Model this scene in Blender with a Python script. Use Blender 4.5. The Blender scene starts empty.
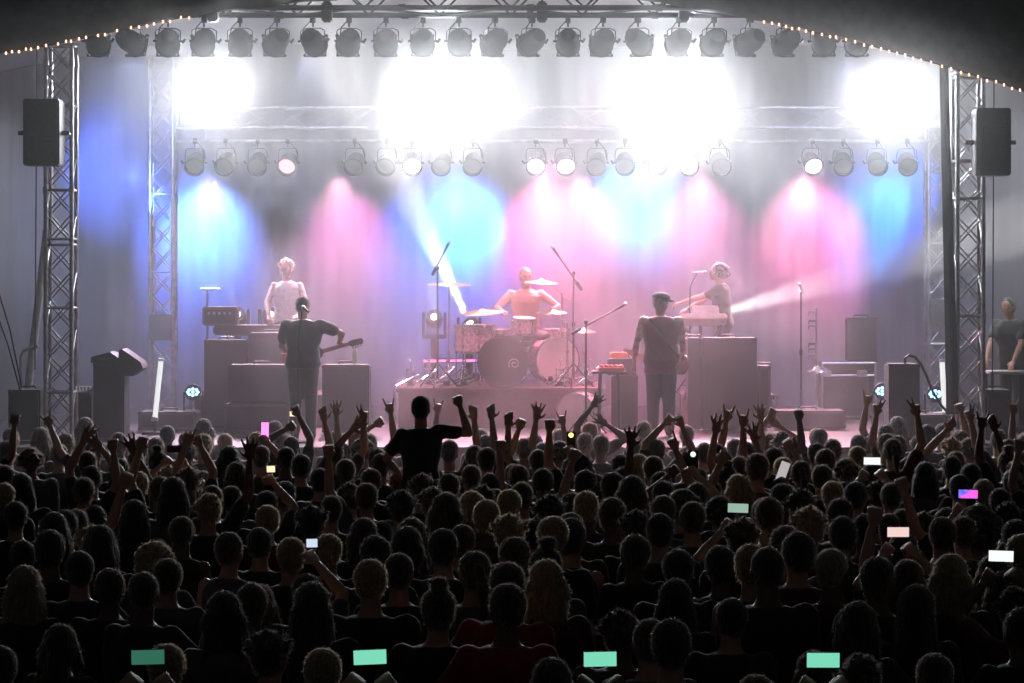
import bpy, bmesh, math, random
from mathutils import Vector, Matrix, noise
V = Vector
rnd = random.Random(7)
F = 2400.0; HZ = 260.0; CZ = 3.5          # focal length in pixels, horizon row, eye height of the camera
def at(px, py, d): return V(((px-512)/F*d, d, CZ+(HZ-py)/F*d))
C = bpy.context.scene.collection
LINK = []
# ---------------------------------------------------------------- materials
def newmat(name):
    m = bpy.data.materials.new(name); m.use_nodes = True
    return m, m.node_tree.nodes, m.node_tree.links, m.node_tree.nodes['Principled BSDF']
def mat(name, col, rough=.6, metal=0., vary=.25, scale=12., bump=0., sheen=0., spec=.5, col2=None, stretch=None, trans=0., coat=0.):
    m, N, L, b = newmat(name)
    b.inputs['Roughness'].default_value = rough; b.inputs['Metallic'].default_value = metal
    b.inputs['Specular IOR Level'].default_value = spec
    b.inputs['Sheen Weight'].default_value = sheen; b.inputs['Transmission Weight'].default_value = trans
    b.inputs['Coat Weight'].default_value = coat
    t = N.new('ShaderNodeTexCoord'); n = N.new('ShaderNodeTexNoise'); n.inputs['Scale'].default_value = scale; n.inputs['Detail'].default_value = 4
    if stretch:
        mp = N.new('ShaderNodeMapping'); mp.inputs['Scale'].default_value = stretch
        L.new(t.outputs['Object'], mp.inputs['Vector']); L.new(mp.outputs['Vector'], n.inputs['Vector'])
    else: L.new(t.outputs['Object'], n.inputs['Vector'])
    r = N.new('ShaderNodeValToRGB'); e = r.color_ramp.elements
    c2 = col2 or tuple(c*(1-vary) for c in col); e[0].color = (*c2, 1); e[1].color = (*col, 1); e[0].position = .35; e[1].position = .65
    L.new(n.outputs['Fac'], r.inputs['Fac']); L.new(r.outputs['Color'], b.inputs['Base Color'])
    if bump:
        bp = N.new('ShaderNodeBump'); bp.inputs['Strength'].default_value = bump; bp.inputs['Distance'].default_value = .02
        L.new(n.outputs['Fac'], bp.inputs['Height']); L.new(bp.outputs['Normal'], b.inputs['Normal'])
    return m
def emis(name, col, s, base=(.02,.02,.02)):
    m, N, L, b = newmat(name)
    b.inputs['Base Color'].default_value = (*base, 1); b.inputs['Emission Color'].default_value = (*col, 1); b.inputs['Emission Strength'].default_value = s
    return m
M = {}
M['black_metal'] = mat('black_metal', (.025,.025,.028), .45, .3)
M['black_paint'] = mat('black_paint', (.02,.02,.022), .6)
M['par_black'] = mat('matt_black_lamp_can', (.012,.013,.016), .9, spec=.08)
M['tolex'] = mat('tolex', (.022,.02,.022), .75, bump=.3, scale=60)
M['grille'] = mat('grille_cloth', (.035,.03,.035), .85, bump=.4, scale=90)
M['grey_box'] = mat('grey_box', (.07,.07,.072), .7, bump=.2, scale=50)
M['alu'] = mat('brushed_aluminium', (.55,.55,.56), .38, .9, vary=.3)
M['chrome'] = mat('chrome', (.8,.8,.82), .12, 1., vary=.05)
M['white_metal'] = mat('white_metal', (.75,.75,.75), .4)
M['canopy_out'] = mat('dark_canopy_fabric', (.20,.19,.175), .85, bump=.2, scale=8)
M['lining'] = mat('white_canopy_lining', (.75,.74,.73), .8, vary=.06)
M['curtain'] = mat('grey_backdrop_cloth', (.42,.42,.45), .85, vary=.15, scale=1.6, stretch=(3,3,.3), bump=.1)
M['deck'] = mat('stage_deck', (.10,.09,.09), .55, scale=5, bump=.1)
M['skirt'] = mat('black_skirt', (.02,.02,.02), .9)
M['ground'] = mat('trodden_ground', (.03,.028,.022), .95, scale=3, bump=.3)
M['carpet'] = mat('riser_carpet', (.12,.08,.085), .9, scale=30)
M['drum_white'] = mat('pearl_drum_wrap', (.75,.62,.66), .25, vary=.45, scale=26, coat=.6)
M['drum_head'] = mat('drum_head', (.78,.76,.74), .5, vary=.08)
M['drum_black'] = mat('black_drum_head', (.03,.015,.02), .35, coat=.3)
M['brass'] = mat('cymbal_bronze', (.75,.58,.38), .36, 1., vary=.15, scale=30)
M['cable'] = mat('black_cable', (.015,.015,.015), .6)
M['red_plastic'] = mat('red_plastic', (.65,.03,.03), .35)
M['orange_plastic'] = mat('orange_plastic', (.75,.22,.08), .4)
M['bottle'] = mat('clear_plastic', (.85,.88,.9), .12, vary=.05)
M['wood'] = mat('varnished_wood', (.32,.12,.05), .35, scale=6, stretch=(1,8,1))
M['sunburst'] = mat('dark_guitar_lacquer', (.05,.012,.01), .2, coat=.8)
M['skin'] = mat('skin', (.52,.30,.21), .5, vary=.12, scale=9)
M['skin_dark'] = mat('skin_dark', (.16,.085,.055), .5, vary=.15, scale=9)
M['skin_tattoo'] = mat('tattooed_skin', (.50,.32,.25), .5, col2=(.16,.12,.13), scale=14)
M['eye'] = mat('eye_dark', (.02,.015,.01), .2)
M['lip'] = mat('lip', (.35,.12,.10), .5)
M['denim'] = mat('dark_denim', (.035,.04,.06), .85, bump=.2, scale=80)
M['rubber'] = mat('shoe_rubber', (.03,.03,.03), .7)
M['screen_off'] = mat('dark_glass', (.01,.01,.012), .1)
M['lens_off'] = mat('lamp_glass', (.25,.22,.2), .1, .6)
CLOTH = {n: mat(n.replace(' ', '_')+'_cloth', c, .85, sheen=.35, bump=.2, scale=25) for n, c in {
 'black': (.012,.012,.013), 'charcoal': (.03,.03,.032), 'navy': (.014,.018,.04), 'brown': (.045,.028,.018), 'maroon': (.08,.008,.012),
 'grey': (.10,.10,.10), 'olive': (.03,.033,.018), 'dark red': (.13,.014,.022), 'red': (.30,.012,.015), 'white': (.45,.44,.42)}.items()}
HAIR = {n: mat(n+'_hair', c, .62, vary=.5, scale=70, bump=1.0, sheen=1.0, stretch=(1,1,.15), spec=.3) for n, c in {
 'black': (.012,.01,.009), 'brown': (.05,.028,.015), 'blond': (.38,.27,.14), 'grey': (.30,.28,.26), 'red': (.28,.10,.03)}.items()}
STRAND = {}
for k_, c_ in {'black': (.22,.19,.17), 'brown': (.40,.32,.25), 'blond': (.75,.62,.45), 'grey': (.7,.68,.65), 'red': (.6,.32,.14)}.items():      # loose backlit strands let light through
    m_ = bpy.data.materials.new(k_+'_hair_strands'); m_.use_nodes = True; N, L = m_.node_tree.nodes, m_.node_tree.links; b = N['Principled BSDF']; b.inputs['Base Color'].default_value = (*c_, 1); b.inputs['Roughness'].default_value = .4
    tr = N.new('ShaderNodeBsdfTranslucent'); tr.inputs['Color'].default_value = (*c_, 1); mx = N.new('ShaderNodeMixShader'); mx.inputs[0].default_value = .6; L.new(b.outputs[0], mx.inputs[1]); L.new(tr.outputs[0], mx.inputs[2]); L.new(mx.outputs[0], N['Material Output'].inputs['Surface']); STRAND[k_] = m_
# ---------------------------------------------------------------- shapes into a bmesh
def frame(a):
    a = a.normalized(); h = V((0,0,1)) if abs(a.z) < .95 else V((0,1,0))
    s = a.cross(h).normalized(); return s, a.cross(s).normalized(), a
def box(bm, c, s, rot=None):
    vs = []
    for x in (-.5,.5):
        for y in (-.5,.5):
            for z in (-.5,.5):
                p = V((x*s[0], y*s[1], z*s[2]))
                if rot is not None: p = rot @ p
                vs.append(bm.verts.new(p+V(c)))
    for q in ((0,1,3,2),(4,6,7,5),(0,4,5,1),(2,3,7,6),(0,2,6,4),(1,5,7,3)): bm.faces.new([vs[i] for i in q])
def bbox(bm, c, s, bev=.012, rot=None):
    t = bmesh.new(); box(t, (0,0,0), s)
    bmesh.ops.bevel(t, geom=t.edges[:], offset=bev, segments=2, affect='EDGES')
    vm = {}
    for v in t.verts:
        p = v.co.copy()
        if rot is not None: p = rot @ p
        vm[v] = bm.verts.new(p+V(c))
    for f in t.faces: bm.faces.new([vm[v] for v in f.verts])
    t.free()
def ringloft(bm, rings, cap=True):
    R = [[bm.verts.new(p) for p in r] for r in rings]; n = len(R[0])
    for a, b in zip(R, R[1:]):
        for i in range(n): bm.faces.new((a[i], a[(i+1)%n], b[(i+1)%n], b[i]))
    if cap: bm.faces.new(R[0][::-1]); bm.faces.new(R[-1])
def tube(bm, p0, p1, r, n=8, r2=None):
    p0, p1 = V(p0), V(p1); s, u, a = frame(p1-p0); r2 = r if r2 is None else r2
    ringloft(bm, [[p+(s*math.cos(t)+u*math.sin(t))*q for t in (2*math.pi*i/n for i in range(n))] for p, q in ((p0,r),(p1,r2))])
def path(bm, pts, r, n=6):
    pts = [V(p) for p in pts]; rings = []; s = None
    for i, p in enumerate(pts):
        a = (pts[min(i+1,len(pts)-1)]-pts[max(i-1,0)]).normalized()
        if s is None: s, u, _ = frame(a)
        else: s = (s-a*s.dot(a)).normalized(); u = a.cross(s)
        rings.append([p+(s*math.cos(t)+u*math.sin(t))*r for t in (2*math.pi*k/n for k in range(n))])
    ringloft(bm, rings)
def lathe(bm, prof, o=(0,0,0), a=(0,0,1), n=24, cap=True):
    s, u, a = frame(V(a)); o = V(o)
    ringloft(bm, [[o+a*h+(s*math.cos(t)+u*math.sin(t))*max(r,.0005) for t in (2*math.pi*k/n for k in range(n))] for r, h in prof], cap)
def ell(bm, c, ax, n=12):
    c = V(c); X, Y, Z = [V(a) for a in ax]; rings = []
    for i in range(1, n//2+1):
        ph = math.pi*i/(n//2+1); rings.append([c+Z*-math.cos(ph)+(X*math.cos(t)+Y*math.sin(t))*math.sin(ph) for t in (2*math.pi*k/n for k in range(n))])
    R = [[bm.verts.new(p) for p in r] for r in rings]
    for A, B in zip(R, R[1:]):
        for k in range(n): bm.faces.new((A[k], A[(k+1)%n], B[(k+1)%n], B[k]))
    lo = bm.verts.new(c-Z); hi = bm.verts.new(c+Z)
    for k in range(n): bm.faces.new((lo, R[0][(k+1)%n], R[0][k])); bm.faces.new((hi, R[-1][k], R[-1][(k+1)%n]))
def sph(bm, c, r, n=12): ell(bm, c, ((r,0,0),(0,r,0),(0,0,r)), n)
def cap(bm, p0, r0, p1, r1, n=10):
    p0, p1 = V(p0), V(p1); L = (p1-p0).length; prof = []
    for k in range(1, 4): t = math.pi/2*k/3; prof.append((r0*math.sin(t), -r0*math.cos(t)))
    for k in range(3, 0, -1): t = math.pi/2*k/3; prof.append((r1*math.sin(t), L+r1*math.cos(t)))
    lathe(bm, prof, p0, p1-p0 if L > 1e-6 else (0,0,1), n)
def prism(bm, pts, o, X, Y, Z, th):
    o, X, Y, Z = V(o), V(X), V(Y), V(Z); ringloft(bm, [[o+X*p[0]+Y*p[1]+Z*k for p in pts] for k in (-th/2, th/2)])
# ---------------------------------------------------------------- objects
def mesh_of(bm, name, smooth=True, norm=True):
    if norm: bmesh.ops.recalc_face_normals(bm, faces=bm.faces[:])
    me = bpy.data.meshes.new(name); bm.to_mesh(me); bm.free()
    if smooth:
        me.shade_smooth()
        try: me.set_sharp_from_angle(angle=math.radians(42))
        except Exception: pass
    return me
def obj(name, bm, m, parent=None, smooth=True, label=None):
    """one mesh object; geometry is given in world space and moved into the parent's frame"""
    if parent is not None and not top_of(parent).get('_local'): bmesh.ops.translate(bm, verts=bm.verts[:], vec=-root_off(parent))
    me = mesh_of(bm, name, smooth); me.materials.append(m if not isinstance(m, str) else M[m])
    o = bpy.data.objects.new(name, me); LINK.append(o)
    if parent is not None: o.parent = parent
    if label: o['label'] = label
    return o
def top_of(p):
    while p.parent is not None: p = p.parent
    return p
def root_off(p):
    v = V((0,0,0))
    while p is not None: v += p.location; p = p.parent
    return v
def tag(o, label, cat, group=None, kind=None):
    o['label'] = label; o['category'] = cat
    if group: o['group'] = group
    if kind: o['kind'] = kind
    return o
def thing(name, label, cat, loc=(0,0,0), rz=0, group=None):
    o = bpy.data.objects.new(name, None); o.empty_display_size = .1; LINK.append(o); o.location = loc; o.rotation_euler = (0,0,rz)
    return tag(o, label, cat, group)
def struct(name, bm, m, smooth=True):
    o = obj(name, bm, m, None, smooth); o['kind'] = 'structure'; return o
def kids(o): return [x for x in LINK if x.parent == o]
def dup(root, loc, rz=None, label=None, group=None):
    r = root.copy(); LINK.append(r); r.location = loc
    if rz is not None: r.rotation_euler = (0,0,rz)
    if label: r['label'] = label
    if group: r['group'] = group
    for ch in kids(root):
        c = ch.copy(); LINK.append(c); c.parent = r
        for g in kids(ch): d = g.copy(); LINK.append(d); d.parent = c
    return r
def bake(bm, voxel, name, smooth=2, ratio=None, disp=None):
    """joins overlapping closed pieces into ONE continuous surface"""
    bmesh.ops.recalc_face_normals(bm, faces=bm.faces[:])
    me = bpy.data.meshes.new(name); bm.to_mesh(me); bm.free()
    o = bpy.data.objects.new('tmp', me); C.objects.link(o)
    r = o.modifiers.new('r', 'REMESH'); r.mode = 'VOXEL'; r.voxel_size = voxel; r.use_smooth_shade = True
    if smooth: s = o.modifiers.new('s', 'SMOOTH'); s.iterations = smooth; s.factor = .5
    if ratio: d = o.modifiers.new('d', 'DECIMATE'); d.ratio = ratio
    dg = bpy.context.evaluated_depsgraph_get(); dg.update()
    out = bpy.data.meshes.new_from_object(o.evaluated_get(dg)); out.name = name
    bpy.data.objects.remove(o); bpy.data.meshes.remove(me)
    if disp:
        for v in out.vertices: v.co += V(disp(v.co))
    out.shade_smooth(); return out
def mobj(name, me, m, parent=None, scale=None):
    o = bpy.data.objects.new(name, me); LINK.append(o)
    if not me.materials: me.materials.append(None)
    o.material_slots[0].link = 'OBJECT'; o.material_slots[0].material = m
    if len(o.material_slots) > 1:
        for k, v in HAIR.items():
            if v == m: o.material_slots[1].link = 'OBJECT'; o.material_slots[1].material = STRAND[k]
    if parent is not None: o.parent = parent
    return o
def lamp(kind, loc, target, energy, col, size=60, blend=.5, rad=.05, name='stage_beam'):
    l = bpy.data.lights.new(name, kind); l.energy = energy; l.color = col
    if kind == 'SPOT': l.spot_size = math.radians(size); l.spot_blend = blend
    if kind == 'AREA': l.size = rad
    else: l.shadow_soft_size = rad
    o = bpy.data.objects.new(name, l); o.location = loc; o.rotation_euler = (V(target)-V(loc)).to_track_quat('-Z', 'Y').to_euler(); LINK.append(o); return o
PB = 560.; PC = .74; PF = .55; PV = 1.6; PL = 1.15; HD = .023; HT = .0125; FW = .48; HET = True; PM=65000
# ================================================================ camera and world
cd = bpy.data.cameras.new('camera'); cam = bpy.data.objects.new('camera', cd); cam.location = (0,0,CZ); cam.rotation_euler = (math.pi/2,0,0)
cd.sensor_width = 36; cd.lens = 36*F/1024; cd.shift_y = -(341.5-HZ)/1024; cd.clip_end = 200; LINK.append(cam); bpy.context.scene.camera = cam
w = bpy.data.worlds.new('night'); bpy.context.scene.world = w; w.use_nodes = True
w.node_tree.nodes['Background'].inputs[0].default_value = (.5,.55,.62,1); w.node_tree.nodes['Background'].inputs[1].default_value = .02
vs = bpy.context.scene.view_settings; vs.view_transform = 'Standard'; vs.look = 'None'; vs.gamma = 1; vs.exposure = .2; vs.use_curve_mapping = False
# ================================================================ setting
bm = bmesh.new(); box(bm, (0,19,-.05), (30,44,.1)); struct('floor', bm, 'ground', False)
DK = 1.3                                   # stage deck height
bm = bmesh.new(); box(bm, (0,32.3,DK-.06), (16,8.2,.12)); o = obj('stage_deck', bm, 'deck', None, False); o['kind'] = 'structure'
bm = bmesh.new()
ringloft(bm, [[V((x, 28.25+.03*math.sin(x*14), z)) for x, z in ((-8+k*.1, 0) for k in range(161))]+[V((-8+k*.1, 28.32+.03*math.sin((-8+k*.1)*14), 0)) for k in range(160,-1,-1)],
              [V((-8+k*.1, 28.25+.03*math.sin((-8+k*.1)*14), DK-.12)) for k in range(161)]+[V((-8+k*.1, 28.32+.03*math.sin((-8+k*.1)*14), DK-.12)) for k in range(160,-1,-1)]])
tag(obj('stage_skirt', bm, 'skirt'), 'black pleated skirt hanging along the front edge of the stage', 'stage skirt')
# backdrop: one curved cloth round the back and the sides
def back_xy(t):            # t -1..1
    x = 7.9*t; y = 36.2 if abs(x) < 5.0 else 36.2-((abs(x)-5.0)/2.9)**1.6*6.2
    return x, y
def top_z(px):
    P = [(-300,150),(-60,86),(0,72),(120,48),(230,42),(512,50),(790,44),(900,50),(1024,88),(1090,106),(1330,160)]
    for (a,b),(c,d) in zip(P, P[1:]):
        if a <= px <= c: return b+(d-b)*(px-a)/(c-a)
    return 150
bm = bmesh.new(); cols = []; NB = 420
for i in range(NB+1):
    t = -1+2*i/NB; x, y = back_xy(t); px = 512+x/y*F; zt = CZ+(HZ-top_z(px))/F*y
    f = .03*math.sin(x*7+1.3*math.sin(x*2.1))+.012*math.sin(x*23)
    cols.append([bm.verts.new((x, y+f*(1-.35*k/12)+.04*math.sin(k*.7+x), zt*k/12)) for k in range(13)])
for a, b in zip(cols, cols[1:]):
    for k in range(12): bm.faces.new((a[k], b[k], b[k+1], a[k+1]))
bmesh.ops.solidify(bm, geom=bm.faces[:], thickness=.012)
struct('wall_back', bm, 'curtain')
# arch: dark outer canopy, pale lining behind it
LIP = [(-330,215),(-180,122),(-80,76),(0,53),(40,46),(80,38),(130,27),(180,17),(240,9),(300,2),(360,-3),(440,-6),(512,-8),(600,-4),(660,2),(700,9),(740,16),(800,28),(860,42),(920,58),(960,70),(1000,82),(1030,93),(1100,124),(1200,180),(1330,270)]
def lipy(px):
    for (a,b),(c,d) in zip(LIP, LIP[1:]):
        if a <= px <= c: return b+(d-b)*(px-a)/(c-a)
    return LIP[-1][1]
DL = 27.3
xs = [-320+1640*k/110 for k in range(111)]
bm = bmesh.new(); R = []
for px in xs:
    p = at(px, lipy(px), DL); sag = .02*math.sin(px*.09)
    R.append([p+V((0,.03,0)), p+V((0,0,sag)), p+V((p.x*.02,.08,.35)), p+V((p.x*.05,.35,.95)), p+V((p.x*.08,1.1,1.9)), p+V((p.x*.08,2.6,3.0))])
G = [[bm.verts.new(q) for q in r] for r in R]
for a, b in zip(G, G[1:]):
    for k in range(5): bm.faces.new((a[k], b[k], b[k+1], a[k+1]))
bmesh.ops.solidify(bm, geom=bm.faces[:], thickness=.02)
cn = obj('stage_canopy', bm, 'canopy_out'); tag(cn, 'dark arched fabric canopy over the front of the stage, bulbs along its edge', 'canopy')
bm = bmesh.new(); G = []
for i in range(81):
    t = -1+2*i/80; x, y = back_xy(t); px = 512+x/y*F; zt = CZ+(HZ-top_z(px))/F*y
    px = -300+1600*i/80; p0 = at(px, lipy(px)-6, DL+.1); p1 = V((x, y, zt)); row = []
    for k in range(9):
        s = k/8; p = p0.lerp(p1, s); p.z += .5*math.sin(math.pi*s)*(1-abs(t)**2); row.append(bm.verts.new(p))
    G.append(row)
for a, b in zip(G, G[1:]):
    for k in range(8): bm.faces.new((a[k], b[k], b[k+1], a[k+1]))
bmesh.ops.solidify(bm, geom=bm.faces[:], thickness=.012)
struct('ceiling', bm, 'lining')
# fairy lights along the lip
bulb = emis('warm_bulb', (1,.45,.25), 3.5)
for side, pxs in (('left', [6,12,19,26,31,38,46,58,66,71,79,86,98,105,117,131,139,147,154,163,170,181,189]), ('right', [764,772,779,786,792,799,806,813,822,830,836,846,855,864,872,881,889,897,905,913,921,931,942,951,961,969,978,987,996,1004,1012,1020])):
    q0 = at(pxs[len(pxs)//2], lipy(pxs[len(pxs)//2]), DL-.04)
    t = thing('fairy_light_string', f'string of tiny warm bulbs along the {"lower left slope" if side=="left" else "long right slope"} of the dark canopy edge', 'string lights', q0)
    bm = bmesh.new(); path(bm, [at(p, lipy(p)+1, DL-.04) for p in pxs], .006, 5); obj('wire', bm, 'cable', t)
    for p in pxs:
        bm = bmesh.new(); q = at(p, lipy(p)+1.4+rnd.uniform(-.8,1.2), DL-.05); lathe(bm, [(.005,.018),(.009,.010),(.012,0),(.010,-.011),(.003,-.018)], q, n=8); obj('bulb', bm, bulb, t)
# ================================================================ trusses
def truss(name, label, p0, p1, wd, seg, m='alu', r=.025, u=None, rails=(), group=None):
    p0, p1 = V(p0), V(p1); a = (p1-p0).normalized(); L = (p1-p0).length
    s = V((1,0,0)) if abs(a.z) > .5 else V((0,0,1)); q = a.cross(s).normalized()
    t = thing(name, label, 'truss', p0, 0, group); h = wd/2
    cs = [s*i*h+q*j*h for i, j in ((-1,-1),(1,-1),(1,1),(-1,1))]
    for c in cs:
        bm = bmesh.new(); tube(bm, p0+c, p1+c, r, 10)
        for k in range(1, int(L/1.5)+1):
            e = p0+c+a*(k*1.5)
            if (e-p0-c).length < L-.1: tube(bm, e-a*.04, e+a*.04, r*1.35, 10)
        obj('chord', bm, m, t)
    for k in range(4):
        c0, c1 = cs[k], cs[(k+1)%4]; bm = bmesh.new(); n = int(L/seg)
        for i in range(n):
            A, B = p0+a*(L*i/n), p0+a*(L*(i+1)/n)
            if k%2 == 0: tube(bm, A+c0, B+c1, r*.4, 6); tube(bm, A+c1, B+c0, r*.4, 6)
            else: tube(bm, A+(c0 if i%2 else c1), B+(c1 if i%2 else c0), r*.42, 6)
        for z in rails: tube(bm, p0+a*z+c0, p0+a*z+c1, r*.7, 6)
        for e in (.02, L-.02): tube(bm, p0+a*e+c0, p0+a*e+c1, r*.7, 6)
        obj('lattice', bm, m, t)
    return t
def tower(xl, xr, d, ytop, label, name='truss_tower', m='alu', seg=.33, rails=()):
    x0, x1 = at(xl,0,d).x, at(xr,0,d).x; w_ = x1-x0-.05; xc = (x0+x1)/2; zt = at(0,ytop,d).z
    t = truss(name, label, (xc,d,DK+.03), (xc,d,zt), w_, seg, m, rails=rails)
    bm = bmesh.new(); bbox(bm, (xc,d,DK+.015), (w_+.25,w_+.25,.03), .006); obj('base_plate', bm, 'black_metal', t)
    return t, xc, w_
tw, xl_, wl_ = tower(46, 76, 28.6, 44, 'front left aluminium truss tower carrying a black hanging speaker', rails=(.6,1.6,2.35,2.42,3.0,4.0))
tw, xr_, wr_ = tower(953, 983, 28.6, 76, 'front right aluminium truss tower beside the long black drape', rails=(.25,1.5,2.9,3.35,4.4))
t1, xa, wa = tower(150, 176, 33.6, 56, 'pale rear left truss tower standing in the smoke', rails=(1.2,1.25,2.0,3.1))
bm = bmesh.new(); bbox(bm, (xa,33.6,at(0,56,33.6).z+.06), (wa+.3,wa+.2,.12), .02); obj('head_block', bm, 'white_metal', t1)
t2, xb, wb = tower(925, 950, 33.6, 128, 'pale rear right truss tower standing in the smoke', rails=(1.0,1.6,2.4,3.4))
bm = bmesh.new(); bbox(bm, (xb,33.6,at(0,128,33.6).z+.05), (wb+.2,wb+.2,.1), .02); obj('head_block', bm, 'white_metal', t2)
for x, y0, nm in ((xa, 315, 'left'), (xb, 300, 'right')):
    bm = bmesh.new(); p = at(0, y0+12, 33.45); bbox(bm, (x,33.36,p.z), (.30,.06,.36), .01)
    tag(obj('power_box', bm, 'grey_box'), f'small grey box strapped low on the pale rear {nm} truss tower', 'electrical box')
zr = at(0,118,33.6).z
truss('rear_truss', 'horizontal rear truss carrying the blinding white lamp banks', (xa+.2,33.6,zr), (xb-.1,33.6,zr), .28, .45, r=.02)
truss('front_truss', 'dark horizontal front truss under the canopy with a row of lamps', (at(150,0,28.4).x,28.4,6.86), (at(872,0,28.4).x,28.4,6.86), .84, .85, 'black_metal', r=.034)
for px in (327, 512+30, 696-12, 213):      # chain hoists / clamps on the truss
    bm = bmesh.new(); p = at(px, 12, 28.2); bbox(bm, p, (.12,.16,.24), .02); tube(bm, p+V((0,0,.1)), p+V((0,0,.8)), .012)
    tag(obj('rigging_clamp', bm, 'black_metal'), {327:'bulky rigging clamp on the front truss, furthest left of the middle pair',542:'rigging clamp on the front truss above the drummer',684:'rigging clamp on the front truss above the man in the cap',213:'rigging clamp near the left end of the front truss'}[px], 'rigging clamp', 'rigging clamps')
# ================================================================ par cans
def make_par(name, lens, big=1., rear=False):
    r = thing(name, '', 'stage light'); r['_local'] = 1
    A = V((0,.93,-.26 if not rear else -.45)).normalized(); c = V((0,-.02,(-.26 if not rear else -.30)*big)); R_ = (.138 if not rear else .125)*big
    bm = bmesh.new(); lathe(bm, [(R_*.35,-.20*big),(R_*.62,-.195*big),(R_*.80,-.15*big),(R_*.98,-.06*big),(R_*1.0,0),(R_*1.0,.13*big),(R_*1.12,.14*big),(R_*1.12,.165*big),(R_*.95,.165*big),(R_*.9,.05*big)], c, A, 20); obj('housing', bm, 'par_black', r)
    bm = bmesh.new(); lathe(bm, [(R_*.93,.10*big),(R_*.9,.115*big),(.001,.13*big)], c, A, 20); obj('lens', bm, lens, r)
    s, u, a = frame(A)
    if not rear: bm = bmesh.new()
    cc = c+A*.18*big; w_ = R_*.92
    for d_ in (() if rear else (s, -s)): tube(bm, cc+d_*w_-u*w_, cc+d_*w_+u*w_, .010)
    for d_ in (() if rear else (u, -u)): tube(bm, cc+d_*w_-s*w_, cc+d_*w_+s*w_, .010)
    for i in (() if rear else (-1,1)):
        for j in (-1,1): bbox(bm, cc+s*w_*i+u*w_*j-A*.02, (.035,.05,.035), .006)
    if not rear: obj('gel_frame', bm, 'black_metal', r)
    bm = bmesh.new(); w2 = R_*1.1
    path(bm, [c+V((-w2,0,0)), c+V((-w2,0,.12*big)), V((-w2*.9,0,-.12)), V((-w2*.6,0,-.10)), V((w2*.6,0,-.10)), V((w2*.9,0,-.12)), c+V((w2,0,.12*big)), c+V((w2,0,0))], .0065, 6)
    for sg in (-1,1): tube(bm, c+V((sg*w2*.8,0,0)), c+V((sg*(w2+.03),0,0)), .014); 
    tube(bm, c+V((w2+.02,0,-.02)), c+V((w2+.055,0,.03)), .016)
    obj('yoke', bm, 'black_metal', r)
    bm = bmesh.new(); lathe(bm, [(.02,-.03),(.038,-.03),(.038,.03),(.02,.03)], (0,0,.0), (1,0,0), 12); tube(bm, (0,0,-.03), (0,0,-.085), .012); box(bm, (.0,-.045,-.01), (.03,.02,.05)); obj('clamp', bm, 'black_metal', r)
    bm = bmesh.new(); p = [V((-.03,-.02,-.02)), V((-.10,-.05,-.10)), V((-.12,-.08,-.22)), V((-.05,-.16,-.30)), c-A*.2*big]; path(bm, p, .008, 5); obj('cable', bm, 'cable', r)
    return r
warm = emis('warm_lamp_glass', (1,.55,.22), 3.0)
pf = make_par('par_can', warm, .98)
FX = [97,131,168,204,240,277,313,349,386,423,459,495,532,568,603,638,679,714,750,787,823,857]
OV = ['over the left truss tower','above the gap beside the left tower','over the pale rear left tower','above the leftmost white glare','right of the leftmost white glare','first of the pair above the keyboard player','above the guitarist','above the water bottle','above the start of the big left glare','at the middle of the big left glare','at the right side of the big left glare','above the floor tom','above the drummer','above the leaning boom stand','above the small red-topped table','above the man in the cap','above the big right glare','above the tall bass cabinet','just right of the big right glare','above the chime stand','left of the rightmost white glare','last one, half hidden by the canopy slope']
dF = 28.82
for i, (px, ov) in enumerate(zip(FX, OV)):
    P = V((at(px,0,dF).x, dF, 6.44-.05)); q = V((P.x,P.y,P.z)); q.z = at(0, 20, dF).z
    if px in (97,): q = V((at(px,0,dF).x,dF,at(0,20,dF).z))
    o = pf if i == 0 else dup(pf, q)
    o.location = q; o.rotation_euler = (0,0,rnd.uniform(-.5,.5)); o['label'] = 'black lamp can on the front truss, '+ov; o['group'] = 'lamp cans on the front truss'
# rear row of par cans, on a pipe under the rear truss
zp = at(0,141,33.4).z
bm = bmesh.new(); tube(bm, (xa+.2,33.4,zp), (xb-.15,33.4,zp), .02)
for k in range(7): x = xa+.6+k*1.62; tube(bm, (x,33.4,zp), (x,33.5,zr-.14), .012)
tag(obj('lamp_pipe', bm, 'alu'), 'thin pipe under the rear truss holding the second row of lamps', 'pipe')
pinkL = emis('pink_lamp_glass', (1,.55,.72), 14); pinkD = emis('dim_pink_lamp_glass', (1,.30,.42), 2.2); coolL = emis('dim_white_lamp_glass', (.9,.92,1), .03)
RX = [(195,0),(226,0),(258,0),(288,2),(355,0),(387,0),(412,1),(442,0),(473,0),(536,1),(565,1),(597,0),(625,0),(657,0),(688,1),(720,0),(812,1),(843,0),(877,0),(907,0)]
RL = {195:'first from the left',226:'second from the left',258:'left of the dim red one',288:'glowing dim red above the keyboard player',355:'unlit, above the water bottle',387:'unlit, left of the lit one by the white beam',412:'glowing pink-white beside the white smoke beam',442:'unlit, above the left boom microphone',473:'unlit, above the floor tom',536:'bright pink-white, left of the pair over the drummer',565:'bright pink-white, right of the pair over the drummer',597:'unlit, just right of the bright pair',625:'unlit, under the big right glare',657:'unlit, above the man in the cap',688:'faintly lit, under the big right glare',720:'unlit, above the man at the keyboard',812:'glowing pink over the chime stand',843:'unlit, right of the pink one over the chimes',877:'unlit, second from the right end',907:'unlit, at the right end'}
protos = [make_par('par_can', coolL, 1.0, True), make_par('par_can', pinkL, 1.0, True), make_par('par_can', pinkD, 1.0, True)]; used = [0,0,0]
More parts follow.
